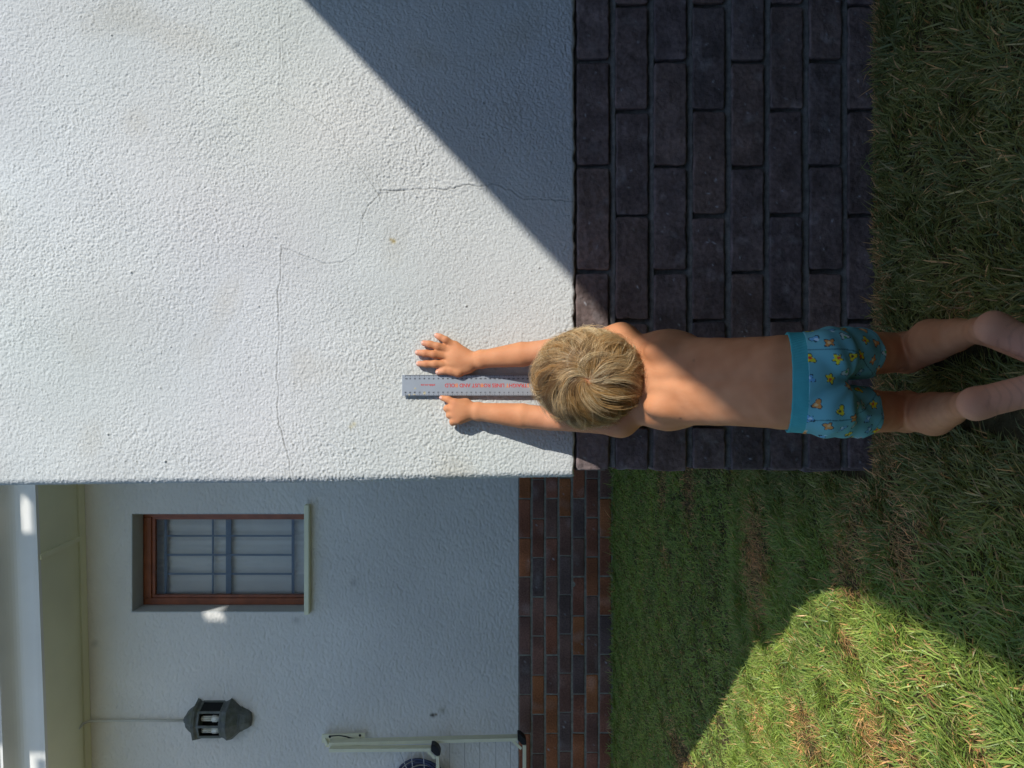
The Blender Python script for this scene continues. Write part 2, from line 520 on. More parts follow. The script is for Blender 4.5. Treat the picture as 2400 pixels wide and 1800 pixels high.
# first course is a warmer brick
# mortar: raked under each brick, sloping out to the brick below
mv = []; mf = []; base = 0
xs = np.arange(XE + .004, 1.85, .004)
zz = []; yy = []
for k in range(9):
    zt = ZP - .0045 - k*.0834 + .0145 if k else ZP + .012
    zb = ZP - .0045 - k*.0834
    if k == 0: prof = [(zt, .017), (zb + .001, .016), (zb-.004, .016)]
    else: prof = [(zt+.004, .014), (zt - .001, .0135), (zt-.005, .011), (zt-.009, .0075), (zb+.001, .0045), (zb-.002, .006), (zb-.004, .014)]
    for z_, y_ in prof: zz.append(z_); yy.append(y_)
zz = np.array(zz); yy = np.array(yy)
GX, GZ = np.meshgrid(xs, zz, indexing='ij')
GYY = YW + .004 + np.broadcast_to(yy, GX.shape) + .0007*gfield(GX.shape, .8, 77) + .0008*gfield(GX.shape, 6, 78, (1, .2))
np_mesh('mortar', np.stack([GX, GYY, GZ + .0006*gfield(GX.shape, 3, 79, (1, .2))], -1).reshape(-1, 3), grid_faces(*GX.shape), M_MORTAR, pl)
mb = MB()
mb.box(XE + .004, 4.0, YW + .021, YW + .20, -.05, ZP + .01)
mb.box(XE + .004, XE + .15, YW + .20, YF - .02, -.05, ZP + .01)
mb.build('foundation', M_MORTAR, house)

# bricks on the side of the near wing
rows = []
for k in range(8):
    z1 = ZP - .0045 - k*.0834; z0 = z1 - .069
    js = [(.0 if k % 2 else .11) + .2262*i for i in range(0, 15)]
    rows.append((z0, z1, [(max(a, .03) + .0045, min(b, YF - YW - .03) - .0045) for a, b in zip(js, js[1:]) if min(b, YF-YW-.03) - max(a, .03) > .04]))
sb = brick_rows(rows, 0, 25, darkp + [(.21, .095, .062), (.19, .10, .075)], .010, 2.0, 'brick_base', M_BRICK, 'side base of dark bricks under the corner')
sb.data.transform(Matrix.Translation((XE - .004, YF - .006, 0)) @ Matrix.Rotation(R(-90), 4, 'Z'))

# --- far wall
stepf = .0042
uf = np.arange(-3.6, -.1, stepf); vf = np.arange(0, 2.80, stepf)
UF, VF = np.meshgrid(uf, vf, indexing='ij')
Hf = plaster_height(UF.shape, stepf, 91, (1.0, 1.0), rough=1.0)
Hf = Hf*.6 + np.minimum(gfield(UF.shape, 1.0, 95, (1.5, .8)), 1.0) * .0011
wx0 = -1.417; wx1 = (829.5-1110)/F*YF; wz0 = CZ+(1056-661)*YF/F; wz1 = CZ+(1056-285)*YF/F
cx = (UF > wx0) & (UF < wx1) & (ZP+VF > wz0) & (ZP+VF < wz1)
fm = ~(cx[:-1, :-1] | cx[1:, 1:] | cx[1:, :-1] | cx[:-1, 1:])
cf = np.ones(UF.shape + (3,)) * np.array((1.24, 1.17, 1.12)) * (1 + .03*gfield(UF.shape, 40, 96))[..., None]
q = ((829.5-1545)/F*YF, CZ-(935-1056)/F*YF)
for (dx_, dz_, rr, c_) in [(0, 0, .012, (.10, .09, .07)), (.004, -.02, .008, (.35, .25, .12)), (0, .012, .006, (.2, .2, .15)),
                           (.03, -.06, .02, (.85, .78, .68))]:
    g = np.exp(-(((UF-q[0]-dx_)**2 + (ZP+VF-q[1]-dz_)**2) / rr**2))[..., None]
    cf = cf*(1-g) + g*np.array(c_)
for (x, y) in [(765, 1258), (205, 1390), (640, 1340)]:
    q = ((829.5-y)/F*YF, CZ-(x-1056)/F*YF)
    g = np.exp(-(((UF-q[0])**2 + (ZP+VF-q[1])**2) / .022**2))[..., None]*.25
    cf = cf*(1-g)
fv = np.stack([UF, YF - Hf, ZP + VF], -1).reshape(-1, 3)
fw = np_mesh('plaster_wall', fv, grid_faces(*UF.shape, fm), M_PLASTER, house, cf.reshape(-1, 3))
fw['label'] = 'shaded far plaster wall holding the window'
mb = MB()
mb.box(-8, -3.6, YF, YF+.2, ZP, 3.42)
mb.box(-8, wx0 - .008, YF + .012, YF + .2, ZP, 3.42)
mb.box(wx1 + .008, XC, YF + .012, YF + .2, ZP, 3.42)
mb.box(wx0 - .008, wx1 + .008, YF + .012, YF + .2, ZP, wz0 - .004)
mb.box(wx0 - .008, wx1 + .008, YF + .012, YF + .2, wz1 + .008, 3.42)
# reveals
mb.build('inner_wall', M_PLASTER_FLAT, house)
mb = MB()
mb.box(wx0 - .0055, wx0 + .002, YF - .0006, YF + .16, wz0 - .002, wz1 + .004, .002)
mb.box(wx0 + .002, wx1 + .004, YF - .0006, YF + .16, wz1 - .002, wz1 + .0055, .002)
mb.box(wx1 - .002, wx1 + .0055, YF - .0006, YF + .16, wz0, wz1 - .002, .002)
mb.build('window_reveal', M_PLASTER_FLAT, house)

# far brick base: seven courses, one joint pattern
redp = [(.26, .105, .066), (.27, .102, .060), (.21, .100, .072), (.18, .098, .074), (.20, .10, .076), (.28, .102, .056), (.36, .125, .052), (.145, .094, .082), (.22, .11, .08), (.31, .11, .055), (.38, .135, .05)]
rows = []
for k in range(8):
    z1 = ZP - .004 - k*.0836; z0 = z1 - .0705
    off = rng.uniform(0, .2) if k % 2 else rng.uniform(.1, .13)
    off = (.0 if k % 2 else .117) + rng.normal(0, .008)
    js = [-3.5 + off + .2430*i for i in range(0, 14)]
    rows.append((z0, z1, [(a + .004, b - .004) for a, b in zip(js, js[1:])]))
fp = brick_rows(rows, YF - .006, 15, redp, .010, 3.0, 'brick_base', M_BRICK, 'far base of mixed red, orange and charcoal bricks', rnd=.004)
MB().box(-8, XC, YF - .001, YF + .2, -.05, ZP + .002).build('mortar', M_MORTAR_FAR, fp)

# eaves
def eline(xa, xb, Z):   # two depths where picture columns xa (y=1048) and xb (y=1659) meet height Z
    return None
A_in = W(172, 1048, YF); B_in = W(188, 1659, YF)
Ya = (A_in.z - CZ) * F / (1056-75); Yb_ = (B_in.z - CZ) * F / (1056-98)
A_out = W(75, 1048, Ya); B_out = W(98, 1659, Yb_)
def ext(A, B, xa, xb):
    d = (B - A) / (B.x - A.x)
    return A + d*(xa - A.x), A + d*(xb - A.x)
Ai, Bi = ext(A_in, B_in, XC - .02, -5.5)
Ao, Bo = ext(A_out, B_out, XC - .02, -5.5)
up = Vector((0, 0, .012))
mb = MB()
# soffit in two boards with a joint (dark gap) running out from the wall
jA_in = W(160, 1163, 4.72); jA_out = W(80, 1206, 4.33)
def lerp_x(A, B, x): return A + (B-A) * ((x - A.x)/(B.x - A.x))
ji = lerp_x(Ai, Bi, -.955); jo = lerp_x(Ao, Bo, -.975)
g = Vector((.006, 0, 0))
for (p, q_, r_, s_) in ((Ai, ji + g, jo + g, Ao), (ji - g, Bi, Bo, jo - g)):
    vs = [mb.bm.verts.new(x) for x in (p, q_, r_, s_)]; vt = [mb.bm.verts.new(x + up) for x in (p, q_, r_, s_)]
    mb.bm.faces.new(vs); mb.bm.faces.new(vt[::-1])
    for k in range(4): mb.bm.faces.new((vs[k], vs[(k+1) % 4], vt[(k+1) % 4], vt[k]))
sf = mb.build('soffit', M_EAVE, house)
MB().bar(ji + Vector((0, -.03, -.003)), jo + Vector((0, .01, -.003)), .030, .024, up=(0, 0, 1), bev=.003).build('cover_strip', M_EAVE, sf)
mb = MB()
mb.extrude_profile([(0, 0.01, .0), (0, -.035, 0), (0, -.035, -.012), (0, -.02, -.022), (0, -.008, -.030), (0, .01, -.030)], Ai, Bi)
mb.build('cornice_bead', M_EAVE, house)
prof = [(0, .02, -.006), (0, -.006, -.006), (0, -.010, .02), (0, -.010, .085)]
for k in range(9):
    a = k/8*math.pi/2
    prof.append((0, -.010 - .10*(1-math.cos(a)), .095 + .07*math.sin(a)))
prof += [(0, -.112, .185), (0, -.125, .19), (0, -.125, .205), (0, -.105, .205), (0, .02, .205)]
mb = MB(); mb.extrude_profile(prof, Ao, Bo)
mb.build('gutter', M_FASCIA, house, smooth=False)
mb = MB()
mb.poly([Ao + Vector((0, -.08, .21)), Bo + Vector((0, -.08, .21)), Bo + Vector((0, 3.5, 1.9)), Ao + Vector((0, 3.5, 1.9))])
mb.build('roof', M_ROOFT, house)

# window
YWf = YF + .145
f0x, f1x = (829.5-1307)/F*(YF+.13)+.0, (829.5-1110)/F*(YF) - .003
f0x = wx0 + .003
fz0, fz1 = wz0 + .002, wz1 - .004
fx0 = f0x; fx1 = f1x
mb = MB()
fwid = .042
for (a, b, c, d_) in ((fx0, fx0+fwid, fz0, fz1), (fx1-fwid, fx1, fz0, fz1)):
    mb.box(a, b, YWf, YWf + .05, c, d_, .004)
mb.box(fx0+fwid, fx1-fwid, YWf, YWf + .05, fz1-fwid-.01, fz1, .004)
mb.box(fx0+fwid, fx1-fwid, YWf, YWf + .05, fz0, fz0+fwid, .004)
k = fwid
mb.box(fx0+k, fx0+k+.018, YWf+.014, YWf+.045, fz0+k, fz1-k-.01, .002)
mb.box(fx1-k-.018, fx1-k, YWf+.014, YWf+.045, fz0+k, fz1-k-.01, .002)
mb.box(fx0+k+.018, fx1-k-.018, YWf+.014, YWf+.045, fz1-k-.03, fz1-k-.01, .002)
win = mb.build('window', M_WOOD, house)
win['label'] = 'red-brown wooden window with grey curtain and burglar bars'
MB().box(fx0+k, fx1-k, YWf+.026, YWf+.030, fz0+k, fz1-k-.01).build('window_pane', M_GLASS, win)
# curtain: hanging folds
nx = 160; xs = np.linspace(fx0-.05, fx1+.05, nx)
zs = np.linspace(fz0-.05, fz1+.05, 12)
GX, GZ = np.meshgrid(xs, zs, indexing='ij')
GYc = YWf + .125 + .005*np.sin(GX*48 + np.sin(GX*9)*2) + .003*np.sin(GX*117 + np.sin(GX*31))
np_mesh('curtain', np.stack([GX, GYc, GZ], -1).reshape(-1, 3), grid_faces(nx, 12), M_CURT, win)
mb = MB()
bz = lambda x: CZ + (1056-x)*(YWf+.09)/F
bx = lambda y: (829.5-y)*(YWf+.09)/F
for x, h in ((358, .016), (385+75, .010), (494, .034), (633, .016)):
    mb.box(fx0+.0, fx1, YWf+.085, YWf+.095, bz(x)-h/2, bz(x)+h/2)
for y in (1157, 1198, 1239):
    mb.box(bx(y)-.006, bx(y)+.006, YWf+.080, YWf+.0848, bz(633), bz(358))
mb.build('burglar_bars', M_BARS, win)
mb = MB()
mb.box(fx0-.15, fx1+.15, YWf+.5, YWf+.51, fz0-.2, fz1+.2)
mb.box(fx0-.15, fx0-.14, YWf+.06, YWf+.5, fz0-.2, fz1+.2); mb.box(fx1+.14, fx1+.15, YWf+.06, YWf+.5, fz0-.2, fz1+.2)
mb.box(fx0-.15, fx1+.15, YWf+.06, YWf+.5, fz1+.19, fz1+.2); mb.box(fx0-.15, fx1+.15, YWf+.06, YWf+.5, fz0-.2, fz0-.19)
mb.build('room_behind', M_CURT, win)
sx0 = (829.5-1328)/F*(YF-.05); sx1 = (829.5-1091)/F*(YF-.05)
MB().box(sx0, sx1, YF-.055, YF+.15, wz0-.030, wz0+.0, .004).build('window_sill', M_EAVE, win)

bw = MB().box(-14, 1.88, -3.6, -3.3, -.1, 2.5, .02).build('sky_block_wall', M_MORTAR, None)  # unseen wall added behind the camera to block low sky light
tag(bw, 'unseen tall dark wall added to block low sky light, opposite the sunlit plaster', 'wall')

# ================================================================= WALL LAMP
LX, LZ0 = (829.5-1552)/F*YF, 2.713
lz = lambda z: LZ0 - (z-150)*.0833*YF/F
lamp = empty('wall_lamp', (LX, YF, lz(1900)), 'weathered green-grey metal half lantern with two white tubes on the far wall', 'wall lamp')
prof = [(150, .012), (165, .02), (215, .026), (235, .048), (330, .068), (400, .080), (455, .090), (475, .112), (500, .128), (560, .124), (600, .112), (640, .106)]
prof2 = [(1200, .106), (1240, .110), (1300, .116), (1370, .128), (1390, .124), (1500, .100), (1620, .074), (1640, .078), (1660, .072), (1780, .060), (1880, .042), (1905, .006)]
def lamp_ring(z, r):
    out = []
    for k in range(5):
        a = math.pi * k/4
        out.append(Vector((LX - r*math.cos(a), YF - .004 - r*math.sin(a)*.95 - (0 if k in (0, 4) else .012), lz(z))))
    return out
mb = MB()
for pf in (prof, prof2):
    rings = [[mb.bm.verts.new(p) for p in lamp_ring(z, r)] for z, r in pf]
    for a, b in zip(rings, rings[1:]):
        for k in range(4): mb.bm.faces.new((a[k], a[k+1], b[k+1], b[k]))
    mb.bm.faces.new([v_ for v_ in rings[0]]); mb.bm.faces.new([v_ for v_ in rings[-1]])
ra = lamp_ring(640, .106); rb_ = lamp_ring(1200, .106)
for k in range(5): mb.bar(ra[k], rb_[k], .014, .010, up=(0, 1, 0), bev=.002)
for k in range(4):                         # rails above and below the openings
    for (p, q_) in ((ra[k], ra[k+1]), (rb_[k], rb_[k+1])):
        mb.bar(p, q_, .012, .008, up=(0, 1, 0))
mb.build('lamp_housing', M_LAMP, lamp)
mb = MB()
mb.box(LX-.10, LX+.10, YF-.012, YF-.006, lz(1210), lz(630))
for k in (0, 3):
    mb.poly([ra[k], ra[k+1], rb_[k+1], rb_[k]])
mb.build('lamp_back', M_DARK, lamp)
for sx in (-1, 1):
    c = Vector((LX + sx*.036 - .012, YF - .055, 0))
    mb = MB()
    for t in range(6):
        a = 2*math.pi*t/6
        ox, oy = .012*math.cos(a), .012*math.sin(a)
        mb.tube([c + Vector((ox, oy, lz(980))), c + Vector((ox, oy, lz(700))), c + Vector((ox*.5, oy*.5, lz(665)))], .0048, 7)
    mb.tube([c + Vector((0, 0, lz(1130))), c + Vector((0, 0, lz(1060))), c + Vector((0, 0, lz(960))), c + Vector((0, 0, lz(940)))], [.014, .021, .021, .016], 14)
    bl = mb.build('bulb', M_BULB, lamp, smooth=True)
    MB().tube([c + Vector((0, 0, lz(1190))), c + Vector((0, 0, lz(1110)))], .015, 14).build('bulb_base', M_BULBBASE, bl, smooth=True)
cb = MB()
cb.tube([(LX-.003, YF-.022, lz(170)), (LX-.004, YF-.020, 3.0), (LX-.006, YF-.022, 3.2), (LX-.008, YF-.022, 3.30), (LX-.012, YF-.045, 3.322), (LX-.03, YF-.09, 3.335)], .0085, 8)
cb.build('cable', M_WHITE, lamp, smooth=True)

# ================================================================= WALL-MOUNTED WASHING LINE
qx = lambda z: 682.1 + z*.21667
qy = lambda z: 1566.9 + z*.21667
def Q(zx, zy, Y): return W(qx(zx), qy(zy), Y)
rack = empty('washing_line', (Q(130, 200, YF).x - .3, YF, Q(2100, 200, YF).z), 'cream metal fold-down washing line frame with black corners hanging on the far wall', 'washing line')
mb = MB()
a = Q(132, 190, 4.66); b = Q(2015, 141, 4.60)
mb.bar(a + Vector((0, .025, 0)), b + Vector((0, .025, 0)), .020, .055, up=(0, 1, 0), bev=.002)
mb.build('rail', M_CREAMMETAL, rack)
c2 = Q(2082, 195, 4.60)
mb = MB(); mb.bar(c2 + Vector((0, .02, 0)), c2 + Vector((-1.1, .02, 0)), .020, .05, up=(0, 1, 0), bev=.002); mb.build('rail', M_CREAMMETAL, rack)
a = Q(132, 252, 4.62); b = Q(1150, 244, 4.58)
mb = MB(); mb.bar(a + Vector((0, .02, 0)), b + Vector((0, .02, 0)), .020, .045, up=(0, 1, 0), bev=.002); mb.build('rail', M_CREAMMETAL, rack)
c3 = Q(1216, 305, 4.58)
mb = MB(); mb.bar(c3 + Vector((0, .02, 0)), c3 + Vector((-1.0, .02, 0)), .020, .045, up=(0, 1, 0), bev=.002); mb.build('rail', M_CREAMMETAL, rack)
for pts, Y in (([(2013, 88), (2045, 92), (2085, 130), (2100, 170), (2100, 196), (2062, 198), (2050, 180), (2013, 152)], 4.585),
               ([(1150, 197), (1185, 200), (1220, 228), (1242, 270), (1240, 303), (1200, 308), (1190, 290), (1150, 264)], 4.565)):
    mb = MB()
    A = [Q(x, y, Y) for x, y in pts]
    va = [mb.bm.verts.new(p) for p in A]; vb = [mb.bm.verts.new(p + Vector((0, .06, 0))) for p in A]
    mb.bm.faces.new(va); mb.bm.faces.new(vb[::-1])
    for k in range(len(A)): mb.bm.faces.new((va[k], va[(k+1) % len(A)], vb[(k+1) % len(A)], vb[k]))
    bmesh.ops.bevel(mb.bm, geom=mb.bm.edges[:], offset=.003, segments=2, affect='EDGES')
    mb.build('corner_cap', M_BLACKPL, rack)
mb = MB()
mb.bar(Q(60, 130, 4.72), Q(490, 118, 4.72), .05, .004, up=(0, 1, 0), bev=.001)
mb.bar(Q(62, 130, 4.75), Q(480, 118, 4.75), .055, .004, up=(0, 1, 0), bev=.001)
mb.bar(Q(75, 100, 4.75), Q(125, 205, 4.68), .02, .02)
mb.bar(Q(150, 215, 4.66), Q(460, 207, 4.66), .012, .02)
br = mb.build('bracket', M_CREAMMETAL, rack)
mb = MB()
for x, y in ((140, 113), (155, 150), (440, 100), (447, 138)):
    p = Q(x, y, 4.716); mb.ellipsoid(p, (.008, .003, .008), seg=10)
mb.tube([Q(140, 108, 4.715), Q(230, 100, 4.715), Q(300, 112, 4.715), Q(350, 130, 4.715), Q(410, 135, 4.715)], [.004, .003, .004, .005, .003], 6)
mb.build('bolt', M_BLACKPL, br)
MB().bar(Q(1960, 150, 4.62), Q(2050, 235, 4.62), .016, .003).build('corner_stay', M_CREAMMETAL, rack)
MB().bar(Q(1120, 262, 4.60), Q(1190, 330, 4.60), .016, .003).build('corner_stay', M_CREAMMETAL, rack)
mb = MB()
for x in (1335, 1485, 1635, 1795, 1940):
    p = Q(x, 165, 4.63); mb.tube([p, p + Vector((-1.0, 0, .0))], .0012, 5)
mb.build('line', M_STRINGD, rack)
for xa, xb in ((835, 905), (950, 965), (1070, 1082)):
    mb = MB(); mb.tube([Q(xa, 262, 4.60), Q(xb, 425, 4.58), Q(xb + (xb-xa)*1.5, 800, 4.56)], .0022, 6); mb.build('line', M_STRING, rack)

coil = MB()
cc_ = Q(1040, 575, 4.72); 
for k in range(6):
    pts = []
    rr = .145 - k*.014
    for t in range(33):
        a = 2*math.pi*t/32
        pts.append(cc_ + Vector((rr*math.cos(a), .012*math.sin(3*a+k) - (k % 2)*.012, rr*1.1*math.sin(a))))
    coil.tube(pts, .008, 8, caps=False)
hose = coil.build('hose', M_COIL, None, smooth=True)
tag(hose, 'coil of navy blue hose hanging on the far wall behind the cream washing line', 'hose')

# ================================================================= RULER
YR = 1.6375
S = YR / F
ruler = empty('ruler', ((829.5-832.5)*S, YR, CZ-(1178-1056)*S), 'steel ruler with red lettering held upright against the near plaster wall', 'ruler')
rx0, rx1 = (829.5-855.3)*S, (829.5-809.7)*S
rz1 = CZ-(868.5-1056)*S; rz0 = rz1 - .3115
MB().box(rx0, rx1, YR, YR+.0016, rz0, rz1, .0004).build('steel_blade', M_METAL, ruler)
TXT = {}
def text_mesh(s, size, spacing=1.0):
    cu = bpy.data.curves.new('t', 'FONT'); cu.body = s; cu.size = size; cu.align_x = 'CENTER'; cu.align_y = 'CENTER'
    cu.offset = .00012; cu.space_character = spacing; cu.resolution_u = 3
    o = bpy.data.objects.new('t', cu); COL.objects.link(o)
    bpy.context.view_layer.update()
    me = bpy.data.meshes.new_from_object(o.evaluated_get(bpy.context.evaluated_depsgraph_get()))
    bpy.data.objects.remove(o)
    return me
def text_on_ruler(bm, s, size, x, y, flip, sx=1.0, spacing=1.0, fit=None, mats=None):
    """flip: reads from the picture's right to its left, upside down"""
    me = text_mesh(s, size, spacing)
    xsv = [v_.co.x for v_ in me.vertices]
    if fit: sx = fit / (max(xsv)-min(xsv))
    cxm = (max(xsv)+min(xsv))/2
    tx = Vector((0, 0, 1)) if flip else Vector((0, 0, -1))
    ty = Vector((-1, 0, 0)) if flip else Vector((1, 0, 0))
    org = Vector(((829.5-y)*S, YR - .00025, CZ-(x-1056)*S))
    me.transform(Matrix.Identity(4))
    for v_ in me.vertices:
        v_.co = org + tx*(v_.co.x-cxm)*sx + ty*v_.co.y
    bm.from_mesh(me)
    bpy.data.meshes.remove(me)
# main slogan, letter groups so that the orange letters can be their own mesh
full = "STRAIGHT LINES ROBUST AND BOLD"
orange_idx = {0, 7, 17, 26}
def slogan(keep, name, mat):
    bm = bmesh.new()
    cu = bpy.data.curves.new('t', 'FONT'); cu.body = full; cu.size = .0112; cu.offset = .0002; cu.align_x = 'LEFT'; cu.align_y = 'CENTER'
    cu.resolution_u = 3
    while len(cu.materials) < 2: cu.materials.append(None)
    for i, ch in enumerate(full): cu.body_format[i].material_index = 1 if i in orange_idx else 0
    o = bpy.data.objects.new('t', cu); COL.objects.link(o); bpy.context.view_layer.update()
    me = bpy.data.meshes.new_from_object(o.evaluated_get(bpy.context.evaluated_depsgraph_get())); bpy.data.objects.remove(o)
    xsv = [v_.co.x for v_ in me.vertices]; x0_, x1_ = min(xsv), max(xsv)
    sx = ((1143-961)*S) / (x1_-x0_)
    bm.from_mesh(me); bpy.data.meshes.remove(me)
    bmesh.ops.delete(bm, geom=[f_ for f_ in bm.faces if f_.material_index != keep], context='FACES')
    zb = CZ-(1143-1056)*S; xb = (829.5-832.2)*S
    for v_ in bm.verts:
        v_.co = Vector((xb - v_.co.y, YR-.00025, zb + (v_.co.x-x0_)*sx))
    for f_ in bm.faces: f_.material_index = 0
    if keep == 1:                       # the four orange letters
        cuts = sorted(v_.co.z for v_ in bm.verts); edges = [cuts[0]-1]
        for a_, b_ in zip(cuts, cuts[1:]):
            if b_-a_ > .008: edges.append((a_+b_)/2)
        edges.append(cuts[-1]+1)
        for a_, b_ in zip(edges, edges[1:]):
            c_ = bm.copy(); bmesh.ops.delete(c_, geom=[v_ for v_ in c_.verts if not a_ < v_.co.z < b_], context='VERTS')
            m = bpy.data.meshes.new('letter'); c_.to_mesh(m); c_.free(); link('letter', m, mat, ruler)
        return
    m = bpy.data.meshes.new(name); bm.to_mesh(m); bm.free()
    return link(name, m, mat, ruler)
slogan(0, 'lettering', M_REDINK); slogan(1, 'lettering', M_ORANGEINK)
bm = bmesh.new(); text_on_ruler(bm, "stbb.co.za", .0062, 924.5, 831.8, True, fit=31*S)
m = bpy.data.meshes.new('web_address'); bm.to_mesh(m); bm.free(); link('web_address', m, M_REDINK, ruler)
bm = bmesh.new(); bm2 = bmesh.new()
mmx = lambda mm: 876.0 + mm*1.0142          # cm scale: 30 at the top
for k in range(1, 31): text_on_ruler(bm, str(k), .0044, mmx((30-k)*10) + 0, 847.6, True, sx=.9)
for k in range(0, 31):
    text_on_ruler(bm2, str(k*10) if k else "mm", .0042, mmx(k*10) + (0 if k else 2), 818.0, False, sx=.8)
def tick(bm, x, y0, y1, w):
    z = CZ-(x-1056)*S
    vs = [bm.verts.new(((829.5-yy_)*S, YR-.00025, zz_)) for yy_, zz_ in ((y0, z-w), (y1, z-w), (y1, z+w), (y0, z+w))]
    bm.faces.new(vs)
for mm in range(0, 301):
    L_ = 4.2 if mm % 10 == 0 else (3.2 if mm % 5 == 0 else 1.9)
    tick(bm, mmx(mm), 855.0-L_, 855.0, .00016 if mm % 10 else .00024)
    tick(bm2, mmx(mm), 810.0, 810.0+L_, .00016 if mm % 10 else .00024)
for b_ in (bm, bm2):
    m = bpy.data.meshes.new('scale_marks'); b_.to_mesh(m); b_.free(); link('scale_marks', m, M_BLACKINK, ruler)
MB().ellipsoid(W(917, 849, YR), (.0035, .0003, .0028)).ellipsoid(W(951-56, 852, YR), (.0012, .0003, .003)).ellipsoid(W(884, 853, YR), (.0016, .0003, .002)).ellipsoid(
    W(897, 839, YR), (.0016, .0003, .0022)).build('paint_spot', material('dried_cream_paint', (.55, .50, .32), .8), ruler)


# ================================================================= BOY
def H3(zx, zy, Y):     # measuring helper for the close view of the hands
    return W((900 + zx/4.424)*.92167, (740 + zy/4.424)*.92167, Y)

PR = []   # primitives: (kind, params, blend, group)
def cap(a, b, ra, rb, k=.012, sx=1.0, tagp='b'):
    PR.append(('cap', np.array(a, float), np.array(b, float), ra, rb, k, sx, tagp))
def ell(c, r, k=.012, rot=None, tagp='b', sub=False):
    PR.append(('ell', np.array(c, float), np.array(r, float), rot, None, k, sub, tagp))

def mv(x, Y, z, Yn):
    return (x*Yn/Y, Yn, CZ + (z-CZ)*Yn/Y)
# torso (Y of the body axis rises towards the wall with height)
cap((.002, 1.283, .296), (.003, 1.300, .330), .0555, .0550, .018, .70, 'hip')
cap((.003, 1.300, .330), mv(.004, 1.338, .425, 1.392), .0550, .0548, .004, .70)
cap(mv(.004, 1.338, .425, 1.392), mv(.006, 1.374, .505, 1.472), .0548, .0595, .004, .695)
cap(mv(.006, 1.374, .505, 1.472), mv(.008, 1.403, .565, 1.500), .0595, .046, .004, .66)
for s, bx_ in ((1, .044), (-1, -.036)):
    ell((bx_*1.02, 1.256, .268), (.041, .040, .040), .010, tagp='hip')                 # buttocks
    ell(mv(.008 + s*.048, 1.339, .512, 1.434), (.024, .026, .044), .016)                    # shoulder blades
    ell(mv(.008 + s*.067, 1.380, .500, 1.478), (.021, .035, .057), .022)                    # lats
cap(mv(.008, 1.397, .575, 1.494), mv(.010, 1.400, .640, 1.502), .038, .038, .02)                    # neck
# shoulders and arms
shR = W(1342, 737, 1.512); elR = W(1182, 759, 1.592); wrR = W(1040, 776, 1.622)
shL = W(1340, 905, 1.512); elL = W(1188, 904, 1.592); wrL = W(1032, 889, 1.622)
for sh, el, wr, s in ((shR, elR, wrR, 1), (shL, elL, wrL, -1)):
    chest = Vector(mv(.008 + s*.035, 1.398, .560, 1.500))
    cap(chest, sh, .0355, .0335, .02)
    cap(sh, (sh+el)/2, .0335, .0275, .016)
    cap((sh+el)/2, el, .0275, .0245, .003)
    mid = el*.62 + wr*.38
    cap(el, mid, .0245, .0248, .003)
    cap(mid, wr, .0248, .0172, .003, .94)
# right hand flat
YH = 1.636
wr2 = H3(905, 470, YH-.006)
cap(wrR, wr2, .0172, .0150, .005, .85)
MC = {'p': (715, 300), 'r': (662, 350), 'm': (640, 415), 'i': (655, 505)}
for k_, q_ in MC.items():
    cap(wr2, H3(q_[0]+25, q_[1], YH-.001), .0135, .0085, .008)
ell(H3(790, 450, YH-.004), (.024, .0125, .028), .010)
cap(H3(880, 540, YH-.002), H3(770, 585, YH-.001), .012, .010, .010)              # thumb ball
FR = [  # finger joints (zx, zy, Y, r)
    [(715, 300, YH, .0075), (640, 250, YH-.004, .0068), (585, 222, YH-.001, .0063), (548, 206, YH+.001, .0056)],
    [(662, 350, YH, .0080), (560, 318, YH-.004, .0073), (480, 296, YH-.001, .0068), (415, 284, YH+.002, .0060)],
    [(640, 415, YH, .0082), (520, 400, YH-.004, .0074), (430, 388, YH-.001, .0069), (352, 383, YH+.002, .0061)],
    [(655, 505, YH, .0080), (530, 500, YH-.004, .0073), (440, 500, YH-.001, .0068), (362, 498, YH+.002, .0059)],
    [(770, 588, YH-.003, .0098), (690, 572, YH-.003, .0082), (640, 566, YH-.002, .0078), (566, 584, YH-.001, .0066)],
]
for fg in FR:
    for a, b in zip(fg, fg[1:]):
        cap(H3(*a[:3]), H3(*b[:3]), a[3]*1.08, b[3]*1.08, .0035)
    for j in fg[1:3]:
        pass
# left hand pointing
wl2 = H3(895, 985, YH-.008)
cap(wrL, wl2, .0172, .0150, .005, .85)
kn = [(725, 905), (722, 968), (738, 1028), (762, 1082)]
for q_ in kn: cap(wl2, H3(q_[0]+12, q_[1], YH-.014), .0135, .0092, .008)
ell(H3(805, 985, YH-.010), (.024, .014, .022), .010)
cap(H3(725, 900, YH-.012), H3(665, 868, YH-.007), .0080, .0072, .004)
cap(H3(665, 868, YH-.007), H3(600, 852, YH-.002), .0072, .0058, .003)
for (a, b, c_, r_) in (((722, 965), (655, 962), (672, 985), .0080), ((738, 1028), (680, 1030), (705, 1045), .0078), ((762, 1082), (712, 1100), (740, 1108), .0070)):
    cap(H3(*a, YH-.014), H3(*b, YH-.010), r_, r_*.95, .004)
    cap(H3(*b, YH-.010), H3(*c_, YH+.000), r_*.93, r_*.85, .004)
cap(H3(712, 1100, YH-.006), H3(706, 1122, YH-.002), .0058, .0048, .003)
cap(H3(850, 905, YH-.004), H3(740, 935, YH+.002), .010, .0075, .008)              # thumb tucked under
